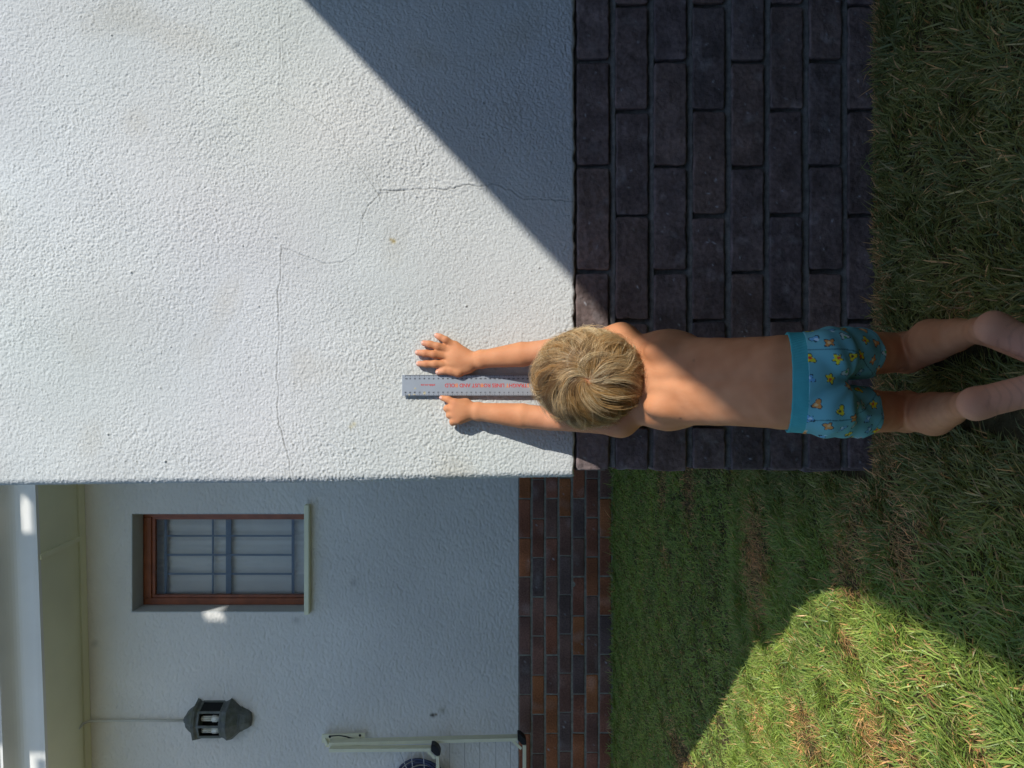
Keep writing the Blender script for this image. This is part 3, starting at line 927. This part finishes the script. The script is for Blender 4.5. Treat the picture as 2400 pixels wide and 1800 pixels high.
# head, tipped back to look up
HC = W(1272, 815, 1.494)
fdir = np.array([0, .86, .51]); udir = np.array([0, -.51, .86])
hc = np.array(HC)
ell(hc, (.0722, .091, .086), .02)
ell(hc + fdir*.035 - udir*.035, (.058, .055, .060), .03)
ell(hc + fdir*.060 - udir*.080, (.030, .026, .024), .025)                          # chin
ell(hc + fdir*.092 - udir*.030, (.009, .012, .014), .008)                          # nose
ell(hc + fdir*.082 - udir*.060, (.018, .008, .007), .006)                          # lips
for s in (1, -1):
    ell(hc + np.array([s*.074, 0, 0]) - udir*.020 + fdir*.004, (.008, .016, .024), .005)
# legs
hipR = Vector((.050, 1.283, .256)); hipL = Vector((-.045, 1.283, .256))
knR = Vector((.058, 1.410, .058)); knL = Vector((-.051, 1.410, .058))
for hip, kn_, s in ((hipR, knR, 1), (hipL, knL, -1)):
    mid = hip*.45 + kn_*.55
    cap(hip, mid, .0415, .0375, .008, tagp='thigh')
    cap(mid, kn_, .0375, .0355, .003, tagp='thigh')
    ell(kn_ + Vector((0, .012, -.004)), (.034, .034, .034), .02)
cfR = W(2012, 736, 1.315); cfL = W(2016, 894, 1.315)
anR = W(2112, 714, 1.175); anL = W(2084, 874, 1.165)
for kn_, cf_, an in ((knR, cfR, anR), (knL, cfL, anL)):
    cap(kn_ + Vector((0, -.016, -.002)), cf_, .0335, .0370, .006)
    cap(cf_, cf_*.45 + an*.55, .0370, .0265, .004)
    cap(cf_*.45 + an*.55, an, .0265, .0165, .004)
heR = W(2146, 708, 1.105); heL = W(2108, 872, 1.100)
baR = Vector((.031, 1.062, .020)); baL = Vector((.013, 1.018, .020))
for an, he, ba, s in ((anR, heR, baR, 1), (anL, heL, baL, -1)):
    ell(he, (.0215, .022, .025), .006)
    cap(an, he*.6 + an*.4, .0165, .0185, .008)
    cap(he, ba, .0195, .0185, .010, .85)
    cap(an, ba + Vector((0, .022, .012)), .0175, .014, .010)
    cap(ba + Vector((-.018, 0, 0)), ba + Vector((.020, .004, -.002)), .016, .013, .010)
    for t in range(5):
        off = (-.024 + t*.0125) * s
        tip = ba + Vector((off*1.15, .030 - abs(t-1)*.002, -.012))
        cap(ba + Vector((off, .008, -.006)), tip, .0085 if t else .011, .0070 if t else .010, .003)


def eval_prims(prims, lo, hi, h, big=.06, offset=0.0):
    n = [int(math.ceil((hi[i]-lo[i])/h))+1 for i in range(3)]
    Fg = np.full(n, big, dtype=np.float32)
    ax = [lo[i] + h*np.arange(n[i]) for i in range(3)]
    for p in prims:
        if p[0] == 'cap':
            _, a, b, ra, rb_, k, sx, _t = p
            rm = max(ra, rb_) / min(1, sx) + k + .03
            mn = np.minimum(a, b) - rm; mx = np.maximum(a, b) + rm
        else:
            _, c, r, rot, _x, k, sub, _t = p
            mn = c - max(r) - k - .03; mx = c + max(r) + k + .03
        sl = []
        for i in range(3):
            s0 = max(0, int((mn[i]-lo[i])/h)); s1 = min(n[i], int((mx[i]-lo[i])/h)+2)
            sl.append(slice(s0, max(s0, s1)))
        if any(s.stop <= s.start for s in sl): continue
        X = ax[0][sl[0]][:, None, None]; Y = ax[1][sl[1]][None, :, None]; Z = ax[2][sl[2]][None, None, :]
        if p[0] == 'cap':
            mcx = (a[0]+b[0])/2
            Xs = (X - mcx)*sx
            a2 = np.array([(a[0]-mcx)*sx, a[1], a[2]]); b2 = np.array([(b[0]-mcx)*sx, b[1], b[2]])
            d = b2-a2; dd = d.dot(d)
            t = np.clip(((Xs-a2[0])*d[0] + (Y-a2[1])*d[1] + (Z-a2[2])*d[2]) / dd, 0, 1)
            D = np.sqrt((Xs-a2[0]-t*d[0])**2 + (Y-a2[1]-t*d[1])**2 + (Z-a2[2]-t*d[2])**2) - (ra + (rb_-ra)*t)
        else:
            dx, dy, dz = X-c[0], Y-c[1], Z-c[2]
            k0 = np.sqrt((dx/r[0])**2 + (dy/r[1])**2 + (dz/r[2])**2) + 1e-9
            k1 = np.sqrt((dx/r[0]**2)**2 + (dy/r[1]**2)**2 + (dz/r[2]**2)**2) + 1e-9
            D = k0*(k0-1)/k1
        D = D.astype(np.float32)
        G = Fg[sl[0], sl[1], sl[2]]
        hh = np.clip(.5 + .5*(G-D)/k, 0, 1)
        Fg[sl[0], sl[1], sl[2]] = G + (D-G)*hh - k*hh*(1-hh)
    return Fg - offset, ax


def surface_nets(Fg, lo, h):
    ins = Fg < 0
    n = Fg.shape
    c = [n[0]-1, n[1]-1, n[2]-1]
    cnt = np.zeros(c, dtype=np.int8)
    for i in (0, 1):
        for j in (0, 1):
            for k in (0, 1):
                cnt += ins[i:i+c[0], j:j+c[1], k:k+c[2]]
    act = (cnt > 0) & (cnt < 8)
    idx = np.full(c, -1, dtype=np.int32)
    A = np.argwhere(act)
    idx[act] = np.arange(len(A))
    acc = np.zeros((len(A), 3)); num = np.zeros(len(A))
    corners = [(i, j, k) for i in (0, 1) for j in (0, 1) for k in (0, 1)]
    val = {co: Fg[A[:, 0]+co[0], A[:, 1]+co[1], A[:, 2]+co[2]].astype(float) for co in corners}
    for a in corners:
        for ax_ in range(3):
            if a[ax_] == 0:
                b = list(a); b[ax_] = 1; b = tuple(b)
                va, vb = val[a], val[b]
                m = (va < 0) != (vb < 0)
                t = va / (va - vb + 1e-20)
                pos = np.tile(np.array(a, float), (len(A), 1)); pos[:, ax_] = t
                acc[m] += pos[m]; num[m] += 1
    vert = A + acc/num[:, None]
    vert = vert*h + np.array(lo)
    quads = []
    for ax_ in range(3):
        s0 = [slice(1, n[i]-1) for i in range(3)]
        s0[ax_] = slice(0, n[ax_]-1); s1 = list(s0); s1[ax_] = slice(1, n[ax_])
        a = ins[tuple(s0)]; b = ins[tuple(s1)]
        m = a != b
        E = np.argwhere(m); flip = a[m]
        base = E.copy()
        for i in range(3):
            if i != ax_: base[:, i] += 1
        o1, o2 = [i for i in range(3) if i != ax_]
        def cell(d1, d2):
            q_ = base.copy(); q_[:, o1] -= d1; q_[:, o2] -= d2
            return idx[q_[:, 0], q_[:, 1], q_[:, 2]]
        q = np.stack([cell(1, 1), cell(0, 1), cell(0, 0), cell(1, 0)], 1)
        fl = flip if ax_ != 1 else ~flip
        q[~fl] = q[~fl][:, ::-1]
        quads.append(q)
    return vert, np.concatenate(quads)


hb = .0025
lo = (-.155, .985, -.045); hi = (.165, 1.665, 1.045)
Fb, axb = eval_prims(PR, lo, hi, hb)
# spine groove and the crease behind each knee, cut softly
Xg = axb[0][:, None, None]; Yg = axb[1][None, :, None]; Zg = axb[2][None, None, :]
sx_ = .006 + (Zg-.42)*.02
surfmask = np.exp(-((Xg-sx_)/.011)**2) * np.clip((Zg-.30)/.05, 0, 1) * np.clip((.535-Zg)/.04, 0, 1) * (Yg < 1.445)
Fb += (.0046*surfmask).astype(np.float32)
for K in (knR, knL):
    d_ = np.sqrt((Yg-(K.y-.042))**2 + (Zg-(K.z+.037))**2)
    Fb += (.0045*np.exp(-(d_/.0045)**2)*(np.abs(Xg-K.x) < .045)).astype(np.float32)
bv, bq = surface_nets(Fb, lo, hb)
del Fb
# colour: warm skin, redder joints, paler soles
base_c = np.array((.60, .262, .122))
colb = np.tile(base_c, (len(bv), 1))
_r = np.random.default_rng(4)
_bl = np.zeros(len(bv)); _b2 = np.zeros(len(bv))
for _k in range(14):
    w_ = _r.normal(0, 1, 3)*38; _bl += np.sin(bv@w_ + _r.uniform(0, 6.28))
    w_ = _r.normal(0, 1, 3)*150; _b2 += np.sin(bv@w_ + _r.uniform(0, 6.28))
colb *= 1 + (_bl*.018 + _b2*.014)[:, None]*np.array((.6, 1.0, 1.3))
def spot(c, r, colr_, amt):
    g = np.exp(-(((bv-np.array(c))**2).sum(1)) / r**2)[:, None]*amt
    colb[:] = colb*(1-g) + np.array(colr_)*g
pale = np.array((.74, .50, .40))
for he, ba in ((heR, baR), (heL, baL)):
    spot(he, .034, (.70, .38, .27), .55); spot(he*.5+ba*.5, .04, (.70, .38, .28), .5); spot(ba, .05, (.70, .40, .31), .7)
for fg in FR:
    spot(H3(*fg[-1][:3]), .009, (.80, .40, .30), .7)
    for j in fg[1:3]: spot(Vector(H3(*j[:3])) + Vector((0, -.007, 0)), .0042, (.48, .17, .08), .6)
for q_ in kn: spot(H3(q_[0]-8, q_[1], YH-.02), .006, (.55, .20, .10), .4)
for q_ in ((elR), (elL)): spot(q_, .035, (.66, .31, .19), .5)
spot(W(1422, 870, 1.405), .02, base_c*.9, .3)
for (x, y, Y) in ((1500, 780, 1.375), (1590, 868, 1.34), (1470, 905, 1.41), (1640, 760, 1.30), (1435, 842, 1.402), (1700, 815, 1.24)): spot(W(x, y, Y), .003, (.12, .06, .04), .8)
for he, ba in ((heR, baR), (heL, baL)):
    h_ = np.array(he); d_ = np.array(ba)-h_; L_ = np.linalg.norm(d_); d_ /= L_
    rel_ = bv-h_; al = rel_@d_; rad_ = np.linalg.norm(rel_-al[:, None]*d_, axis=1)
    m_ = (al > .012) & (al < L_) & (rad_ < .04)
    colb[m_] *= (1 - .16*np.clip(np.sin(al[m_]*520 + 3*np.sin(bv[m_, 0]*110)), 0, 1)**3)[:, None]
low_ = bv[:, 2] < .60
face = np.exp(-(((bv-(hc+fdir*.07-udir*.055))**2).sum(1)) / .02**2)[:, None]*.3
colb = colb*(1-face) + np.array((.6, .25, .2))*face
person = empty('person', (.0, 1.36, 0), 'kneeling child in teal printed shorts, seen from behind, both arms reaching up the wall', 'person')
body = np_mesh('body', bv, bq, M_SKIN, person, colb)

# nails
for fg in FR:
    mb = MB()
    a = Vector(H3(*fg[-2][:3])); b = Vector(H3(*fg[-1][:3])); d = (b-a).normalized(); r_ = fg[-1][3]
    n_ = Vector((0, -1, 0)); n_ = (n_ - d*n_.dot(d)).normalized(); s_ = d.cross(n_)
    rot = Matrix((s_, n_, d)).transposed()
    mb.ellipsoid(b + n_*(r_*.62) + d*r_*.1, (r_*.62, r_*.42, r_*.85), rot).build('fingernail', M_NAIL, person, smooth=True)
a = Vector(H3(665, 868, YH-.007)); b = Vector(H3(600, 852, YH-.002)); d = (b-a).normalized()
n_ = Vector((0, -1, 0)); n_ = (n_ - d*n_.dot(d)).normalized(); s_ = d.cross(n_)
MB().ellipsoid(b + n_*.0037, (.0036, .0024, .005), Matrix((s_, n_, d)).transposed()).build('fingernail', M_NAIL, person, smooth=True)
for s in (1, -1):
    p = Vector(hc + fdir*.078 - udir*.012 + np.array([s*.029, 0, 0]))
    e = MB().ellipsoid(p, (.012, .012, .012)).build('eye', M_WHITE, person, smooth=True)
    MB().ellipsoid(p + Vector(fdir)*.0095, (.0055, .0035, .0055)).build('iris', M_DARK, e, smooth=True)

# shorts
hs = .0016
lo2 = (-.125, 1.14, .05); hi2 = (.135, 1.42, .36)
low_prims = [p for p in PR if p[7] in ('hip', 'thigh')] + [p for p in PR[1:2]]
Fs, axs = eval_prims(low_prims, lo2, hi2, hs)
Xg = axs[0][:, None, None]; Yg = axs[1][None, :, None]; Zg = axs[2][None, None, :]
ad = Vector((0, .127, -.192)).normalized()
s_al = (Yg-1.283)*ad.y + (Zg-.250)*ad.z
fold = np.zeros(Fs.shape, dtype=np.float32)
crx, crz = .004, .232
ang = np.arctan2(Zg-crz, np.abs(Xg-crx)+.001)
rad = np.sqrt((Xg-crx)**2 + (Zg-crz)**2)
fold = (.0022*np.sin(ang*9 + rad*60 + 1.2*np.sin(Xg*60)) * np.exp(-((rad-.055)/.030)**2) * (Yg < 1.33) +
        .0010*np.sin(Zg*150 + np.sin(Xg*45)*2.5)*np.clip((.30-Zg)/.03, 0, 1) + .0012*np.sin(Zg*240 + Xg*90)*np.clip((s_al-.06)/.03, 0, 1))
flare = .004*np.clip((s_al-.02)/.09, 0, 1)
outer = Fs - .0042 - flare + fold
inner = -(Fs - .0012 - flare + fold)
hem_s = .082 + .006*np.sin(Xg*50)
waist = Zg - (.3215 + (1.30-Yg)*.22)
shell = np.maximum(np.maximum(outer, inner), np.maximum(s_al-hem_s, waist + .024))
# stitched hem line as a slight groove
shell = np.maximum(shell, -(.0012 - np.abs(s_al-(hem_s-.017))) * .8 - .0 + outer*0 - 1) if False else shell
sv, sq = surface_nets(shell.astype(np.float32), lo2, hs)
bandF = np.maximum(np.maximum(Fs - .0034 + (.00035*np.sin(np.arctan2(Xg-.003, 1.30-Yg)*95)).astype(np.float32), -(Fs-.0002)), np.maximum(waist, -(waist+.0265)))
wv, wq = surface_nets(bandF.astype(np.float32), lo2, hs)
# print: scattered little motifs in yellow, orange, white, blue
cs = np.tile(np.array((.17, .46, .50)), (len(sv), 1))
rr = np.random.default_rng(21)
cand = sv[rr.permutation(len(sv))]
pts = []
for p in cand[:9000]:
    if all(((p-q_)**2).sum() > .0265**2 for q_ in pts): pts.append(p)
kinds = [((.78, .66, .03), (.75, .1, .05)), ((.72, .30, .08), (.8, .6, .3)), ((.55, .62, .66), (.7, .45, .5)), ((.16, .42, .66), (.5, .7, .8)),
         ((.80, .68, .04), (.1, .08, .05)), ((.75, .34, .10), (.8, .55, .25)), ((.50, .60, .55), (.10, .38, .12))]
for i, p in enumerate(pts):
    near = np.where(((sv-p)**2).sum(1) < .015**2)[0]
    d = sv[near]-p
    a = rr.uniform(0, 6.28); e1 = np.array([math.cos(a), 0, math.sin(a)]); e2 = np.array([-math.sin(a), 0, math.cos(a)])
    x_ = d@e1; z_ = d@e2; y_ = d[:, 1]
    rad_ = np.sqrt((x_)**2 + (z_*1.35)**2 + (y_*.9)**2); th = np.arctan2(z_, x_)
    ck = kinds[rr.integers(len(kinds))]
    lob = rr.integers(3, 6); R0 = .0074*(1 + .28*np.cos(th*lob + rr.uniform(0, 6)))
    out = (rad_ < R0*1.16); fill = rad_ < R0*.98; core = np.hypot(x_-.001, z_+.001) < .0024
    cs[near[out]] = (.03, .05, .06); cs[near[fill]] = ck[0]; cs[near[core]] = ck[1]
# seams: a line down each side of the back panel
for xx, sgn in ((.055, 1), (-.058, -1)):
    dd = np.abs(sv[:, 0] - (xx - sgn*np.clip((.27-sv[:, 2])/.1, 0, 1)**2*.045))
    m = (dd < .0010) & (sv[:, 1] < 1.30); cs[m] *= .45
sv_al = (sv[:, 1]-1.283)*ad.y + (sv[:, 2]-.250)*ad.z
m = np.abs(sv_al-.070) < .0008; cs[m] *= .6
shorts = np_mesh('shorts', sv, sq, M_CLOTH, person, cs)
np_mesh('waistband', wv, wq, M_BAND, shorts)

# hair
er = np.array([.0738, .0936, .0890])
wdir = np.array([0, -1.39, .16]) - 0*hc; wdir = wdir/np.linalg.norm(wdir)
wdir = np.array(W(1268, 823, 1.404)) - hc; wdir /= np.linalg.norm(wdir)
down = np.array([-.75, 0, -.66])                # where the locks fall
def make_hair(n, seed):
    r = np.random.default_rng(seed)
    e1 = np.cross(wdir, [0, 0, 1.]); e1 /= np.linalg.norm(e1); e2 = np.cross(wdir, e1)
    ct = r.uniform(math.cos(R(122)), math.cos(R(1.5)), n*2)
    ph = r.uniform(0, 2*math.pi, n*2); st_ = np.sqrt(1-ct**2)
    D = ct[:, None]*wdir + st_[:, None]*(np.cos(ph)[:, None]*e1 + np.sin(ph)[:, None]*e2)
    fd = D@fdir; ud = D@udir
    keep = ~((fd > .55) & (ud < .62)) & ~((fd > .1) & (ud < -.15)) & (D@udir > -.88)
    D = D[keep][:n]
    return D, r
NS = 36000; NSTEP = 10
D0, rH = make_hair(NS, 3)
NS = len(D0)
# clumps
NCL = 800
cl = rH.choice(NS, NCL, replace=False)
own = np.empty(NS, int)
for s0 in range(0, NS, 3000): own[s0:s0+3000] = np.argmax(D0[s0:s0+3000]@D0[cl].T, 1)
th0 = np.arccos(np.clip(D0@wdir, -1, 1))
cl_len = rH.uniform(.85, 1.2, NCL)
cl_bend = rH.normal(0, .75, NCL)
cl_str = rH.choice([.25, .45, .72], NCL)
cl_layer = rH.uniform(0, 1, NCL)
length = (.046 + .030*rH.random(NS)) * cl_len[own]
length *= np.clip(1.15 - .25*np.clip(th0-1.2, 0, 1), .6, 1.2)
u_dir = D0.copy()
pos = np.zeros((NS, NSTEP, 3))
lift0 = .0015 + .006*rH.random(NS)*np.clip(th0/.35, .15, 1)
lay = cl_layer[own]*.009
curl = cl_bend[own] + rH.normal(0, .16, NS)
frizz = rH.random(NS) < .07
for j in range(NSTEP):
    t = j/(NSTEP-1)
    lift = lift0 + (lay + .0085)*np.sin(min(1, t*1.15)*math.pi*.62)*np.clip(th0/.25+.35, 0, 1)
    lift = np.where(frizz, lift + .010*t*t, lift)
    pos[:, j] = hc + u_dir*er + u_dir*lift[:, None]
    # tangent direction: away from the whorl, bending towards where the hair falls
    radl = u_dir*(u_dir@wdir)[:, None] - wdir; radl /= (np.linalg.norm(radl, axis=1)[:, None] + 1e-6)
    side = np.cross(u_dir, radl)
    dn = down - u_dir*(u_dir@down)[:, None]
    k_ = .15 + .95*t
    dr = radl + side*(curl*(.3+t) + .55*(1-t))[:, None] + dn*(k_*.85)
    dr -= u_dir*(dr*u_dir).sum(1)[:, None]
    dr /= np.linalg.norm(dr, axis=1)[:, None]
    u_dir = u_dir + dr*(length/(NSTEP-1)/.086)[:, None]
    u_dir /= np.linalg.norm(u_dir, axis=1)[:, None]
cpos = pos[cl][own]
rel = cpos[:, :1] - pos[:, :1]
for j in range(NSTEP):
    t = j/(NSTEP-1)
    pos[:, j] += (cpos[:, j]-pos[:, j])*(cl_str[own][:, None]*t**.7)*(~frizz)[:, None]
pos += rH.normal(0, 1, (NS, 1, 3))*.0003
# strand ribbons as three-sided tubes
rad0 = .00031
tang = np.gradient(pos, axis=1); tang /= np.linalg.norm(tang, axis=2)[..., None] + 1e-9
outw = pos-hc; outw /= np.linalg.norm(outw, axis=2)[..., None]
sd = np.cross(tang, outw); sd /= np.linalg.norm(sd, axis=2)[..., None] + 1e-9
tp = np.linspace(0, 1, NSTEP); rr_ = rad0*(1 - .75*tp**2)
ringv = []
for k in range(3):
    a = 2*math.pi*k/3 + math.pi/2
    ringv.append(pos + (sd*math.cos(a) + outw*math.sin(a))*rr_[None, :, None])
hv = np.stack(ringv, 2).reshape(-1, 3)
i0 = (np.arange(NS)[:, None]*NSTEP + np.arange(NSTEP-1)[None, :]).ravel()*3
hq = np.concatenate([np.stack([i0+k, i0+(k+1) % 3, i0+3+(k+1) % 3, i0+3+k], 1) for k in range(3)])
blond = np.array((.86, .53, .19)); pale_ = np.array((.98, .85, .56)); dark_ = np.array((.22, .105, .045))
cm = rH.random(NCL)[own]; sm = rH.random(NS)
base_h = blond[None]*(.62+.5*cm[:, None]) + 0
mixp = ((cm > .55)*.55 + (sm > .66)*.42)[:, None]; base_h = base_h*(1-mixp) + pale_*mixp
mixd = ((cm < .26)*.5 + (sm < .24)*.42)[:, None]; base_h = base_h*(1-mixd) + dark_*mixd
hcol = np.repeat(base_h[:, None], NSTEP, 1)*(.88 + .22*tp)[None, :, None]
hcol = np.repeat(hcol[:, :, None], 3, 2).reshape(-1, 3)
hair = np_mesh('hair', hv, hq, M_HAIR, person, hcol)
# dark under-layer hugging the scalp, open at the whorl
nU, nV = 90, 60
thv = np.linspace(.36, R(112), nV); phv = np.linspace(0, 2*math.pi, nU)
e1 = np.cross(wdir, [0, 0, 1.]); e1 /= np.linalg.norm(e1); e2 = np.cross(wdir, e1)
TH, PH = np.meshgrid(thv, phv, indexing='ij')
DD = np.cos(TH)[..., None]*wdir + np.sin(TH)[..., None]*(np.cos(PH)[..., None]*e1 + np.sin(PH)[..., None]*e2)
fd = DD@fdir; ud = DD@udir
inside = ((fd > .50) & (ud < .60)) | ((fd > .05) & (ud < -.15)) | (ud < -.85)
und = hc + DD*er + DD*(np.clip((TH-.24)/.5, 0, 1)*.003 - .0005)[..., None]
okm = ~inside[:-1, :-1]
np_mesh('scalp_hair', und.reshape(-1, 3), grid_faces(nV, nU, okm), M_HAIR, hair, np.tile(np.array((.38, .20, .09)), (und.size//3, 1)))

# ================================================================= GRASS
def in_patch(x, y):
    """how dry the lawn is at a spot, 0..1"""
    v = np.zeros(x.shape)
    for (px, py, sx_, sy_, a) in PATCH:
        v = np.maximum(v, a*np.exp(-(((x-px)/sx_)**2 + ((y-py)/sy_)**2)**1.3))
    return v
PATCH = []
for (ix, iy, sx_, sy_, a) in [(1640, 1205, .15, .11, 1.0), (1500, 1060, .13, .09, .9), (1445, 1050, .10, .07, .7), (1835, 1225, .08, .08, .8), (1955, 1190, .09, .07, .75), (1450, 1205, .06, .09, .5),
                          (1488, 1640, .07, .22, .95), (1750, 1590, .07, .10, .8), (1835, 1385, .035, .05, .85), (1890, 1600, .09, .07, .7), (2010, 1480, .05, .04, .5),
                          (1960, 1620, .07, .06, .6), (1650, 1560, .08, .08, .4), (2120, 1620, .07, .04, .5), (1330, 1400, .9, .06, .35), (2080, 690, .06, .05, .5), (1930, 975, .12, .04, .6)]:
    Yg_ = CZ*F/(ix-1056); PATCH.append(((829.5-iy)/F*Yg_, Yg_, sx_, sy_, a))

PATCH += [(.05, 1.62, .30, .028, .75), (.75, 1.63, .35, .02, .6), (-.3, 1.70, .07, .07, .6)]

def smooth_noise(x, y, sc, seed):
    r = np.random.default_rng(seed); v = 0
    for k in range(7):
        a = r.uniform(0, 6.28); f_ = r.uniform(.6, 1.6)/sc
        v = v + np.sin((x*math.cos(a) + y*math.sin(a))*f_*6.28 + r.uniform(0, 6.28))
    return v/7**.5

def blades(n, xr, yr, Lr, wr_, seed, keep):
    r = np.random.default_rng(seed)
    x = r.uniform(*xr, n); y = r.uniform(*yr, n)
    dens = smooth_noise(x, y, .18, 5)
    k = keep(x, y) & (r.random(n) < np.clip(.85 + .25*dens, .35, 1) * (1 - .25*in_patch(x, y)))
    x = x[k]; y = y[k]; n = len(x)
    dry = in_patch(x, y)
    z = GY(y)-.004
    az = smooth_noise(x, y, .16, 8)*1.6 + r.normal(0, 1.0, n) + .5
    L = r.uniform(*Lr, n)*(1 - .30*dry)*(1 + .18*smooth_noise(x, y, .25, 9))
    L *= np.where(r.random(n) < .05, 1.35, 1) * np.where((y > 1.45) & (y < 1.66) & (x > -.2), .74, 1)
    w = r.uniform(*wr_, n)*np.where(r.random(n) < .1, 1.4, 1)*np.where(dry > .5, .55, 1)
    el0 = r.uniform(.30, 1.15, n); el1 = el0 - r.uniform(.0, 1.15, n)
    dx, dy = np.cos(az), np.sin(az)
    tw = r.normal(0, .7, n)
    pts = [np.stack([x, y, z], 1)]
    NSG = 4
    for s in range(NSG):
        e = el0 + (el1-el0)*(s+.5)/NSG
        st_ = L/NSG
        pts.append(pts[-1] + np.stack([dx*np.cos(e)*st_, dy*np.cos(e)*st_, np.sin(e)*st_], 1))
    for p in pts[1:]: p[:, 2] = np.maximum(p[:, 2], GY(p[:, 1]) + .002)
    # keep blades out of the near wall
    wallx = (x > -.19)
    for p in pts: p[:, 1] = np.where(wallx & (y < 1.7), np.minimum(p[:, 1], YW-.001 - r.random(n)*.004), p[:, 1])
    for p in pts: p[:, 1] = np.minimum(p[:, 1], YF-.012)
    sv_ = np.stack([-dy, dx, np.zeros(n)], 1)*np.cos(tw)[:, None] + np.array([0, 0, 1.])*np.sin(tw)[:, None]
    ws = [.75, 1.0, .9, .55]
    vs = []
    for i in range(4):
        vs += [pts[i]-sv_*(w*ws[i]/2)[:, None], pts[i]+sv_*(w*ws[i]/2)[:, None]]
    vs.append(pts[4])
    V = np.stack(vs, 1).reshape(-1, 3)
    b = np.arange(n)*9
    Qd = np.concatenate([np.stack([b+2*i, b+2*i+1, b+2*i+3, b+2*i+2], 1) for i in range(3)])
    T = np.stack([b+6, b+7, b+8], 1)
    g1 = np.array((.17, .31, .060)); g2 = np.array((.40, .52, .115)); g3 = np.array((.095, .19, .060)); st = np.array((.70, .44, .20)); stp = np.array((.62, .55, .26))
    q = r.random(n)[:, None]; lw = np.clip(.5+.5*smooth_noise(x, y, .35, 12), 0, 1)[:, None]
    c = g1*(1-q) + g2*q
    c = c*(1-.35*lw) + g3*.35*lw
    shade_tint = np.clip((x + .45)/.3, 0, 1)[:, None]          # shade beside the wall painted into the blades: darker, more olive
    c = c*(1 - shade_tint*np.array((.24, .42, .22)))
    pdry = r.random(n) < (.045 + .85*dry + .10*np.clip(smooth_noise(x, y, .3, 14)-.6, 0, 1))
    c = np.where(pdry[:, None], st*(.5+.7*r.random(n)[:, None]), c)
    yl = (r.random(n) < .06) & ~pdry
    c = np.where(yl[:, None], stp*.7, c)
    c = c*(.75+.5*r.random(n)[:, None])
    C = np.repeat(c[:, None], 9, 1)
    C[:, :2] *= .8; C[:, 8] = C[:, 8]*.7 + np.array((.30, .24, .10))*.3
    return V, Qd, T, C.reshape(-1, 3)

body_foot = lambda x, y: ~((np.abs(x-.066) < .034) & (y > 1.17) & (y < 1.46)) & ~((np.abs(x+.050) < .034) & (y > 1.17) & (y < 1.46))
near = lambda x, y: ((y < 1.64) | (x < -.215)) & body_foot(x, y)
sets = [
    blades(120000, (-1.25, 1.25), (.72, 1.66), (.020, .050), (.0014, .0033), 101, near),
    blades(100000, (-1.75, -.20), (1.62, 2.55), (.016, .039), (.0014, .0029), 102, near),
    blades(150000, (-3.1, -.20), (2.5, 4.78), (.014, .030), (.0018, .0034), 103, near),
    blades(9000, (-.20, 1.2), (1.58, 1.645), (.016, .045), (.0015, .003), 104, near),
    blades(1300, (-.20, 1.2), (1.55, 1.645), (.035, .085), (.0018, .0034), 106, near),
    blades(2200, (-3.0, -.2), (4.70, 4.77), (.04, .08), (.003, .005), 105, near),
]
vo = 0; Vs, Qs, Ts, Cs = [], [], [], []
for V_, Q_, T_, C_ in sets:
    Vs.append(V_); Qs.append(Q_+vo); Ts.append(T_+vo); Cs.append(C_); vo += len(V_)
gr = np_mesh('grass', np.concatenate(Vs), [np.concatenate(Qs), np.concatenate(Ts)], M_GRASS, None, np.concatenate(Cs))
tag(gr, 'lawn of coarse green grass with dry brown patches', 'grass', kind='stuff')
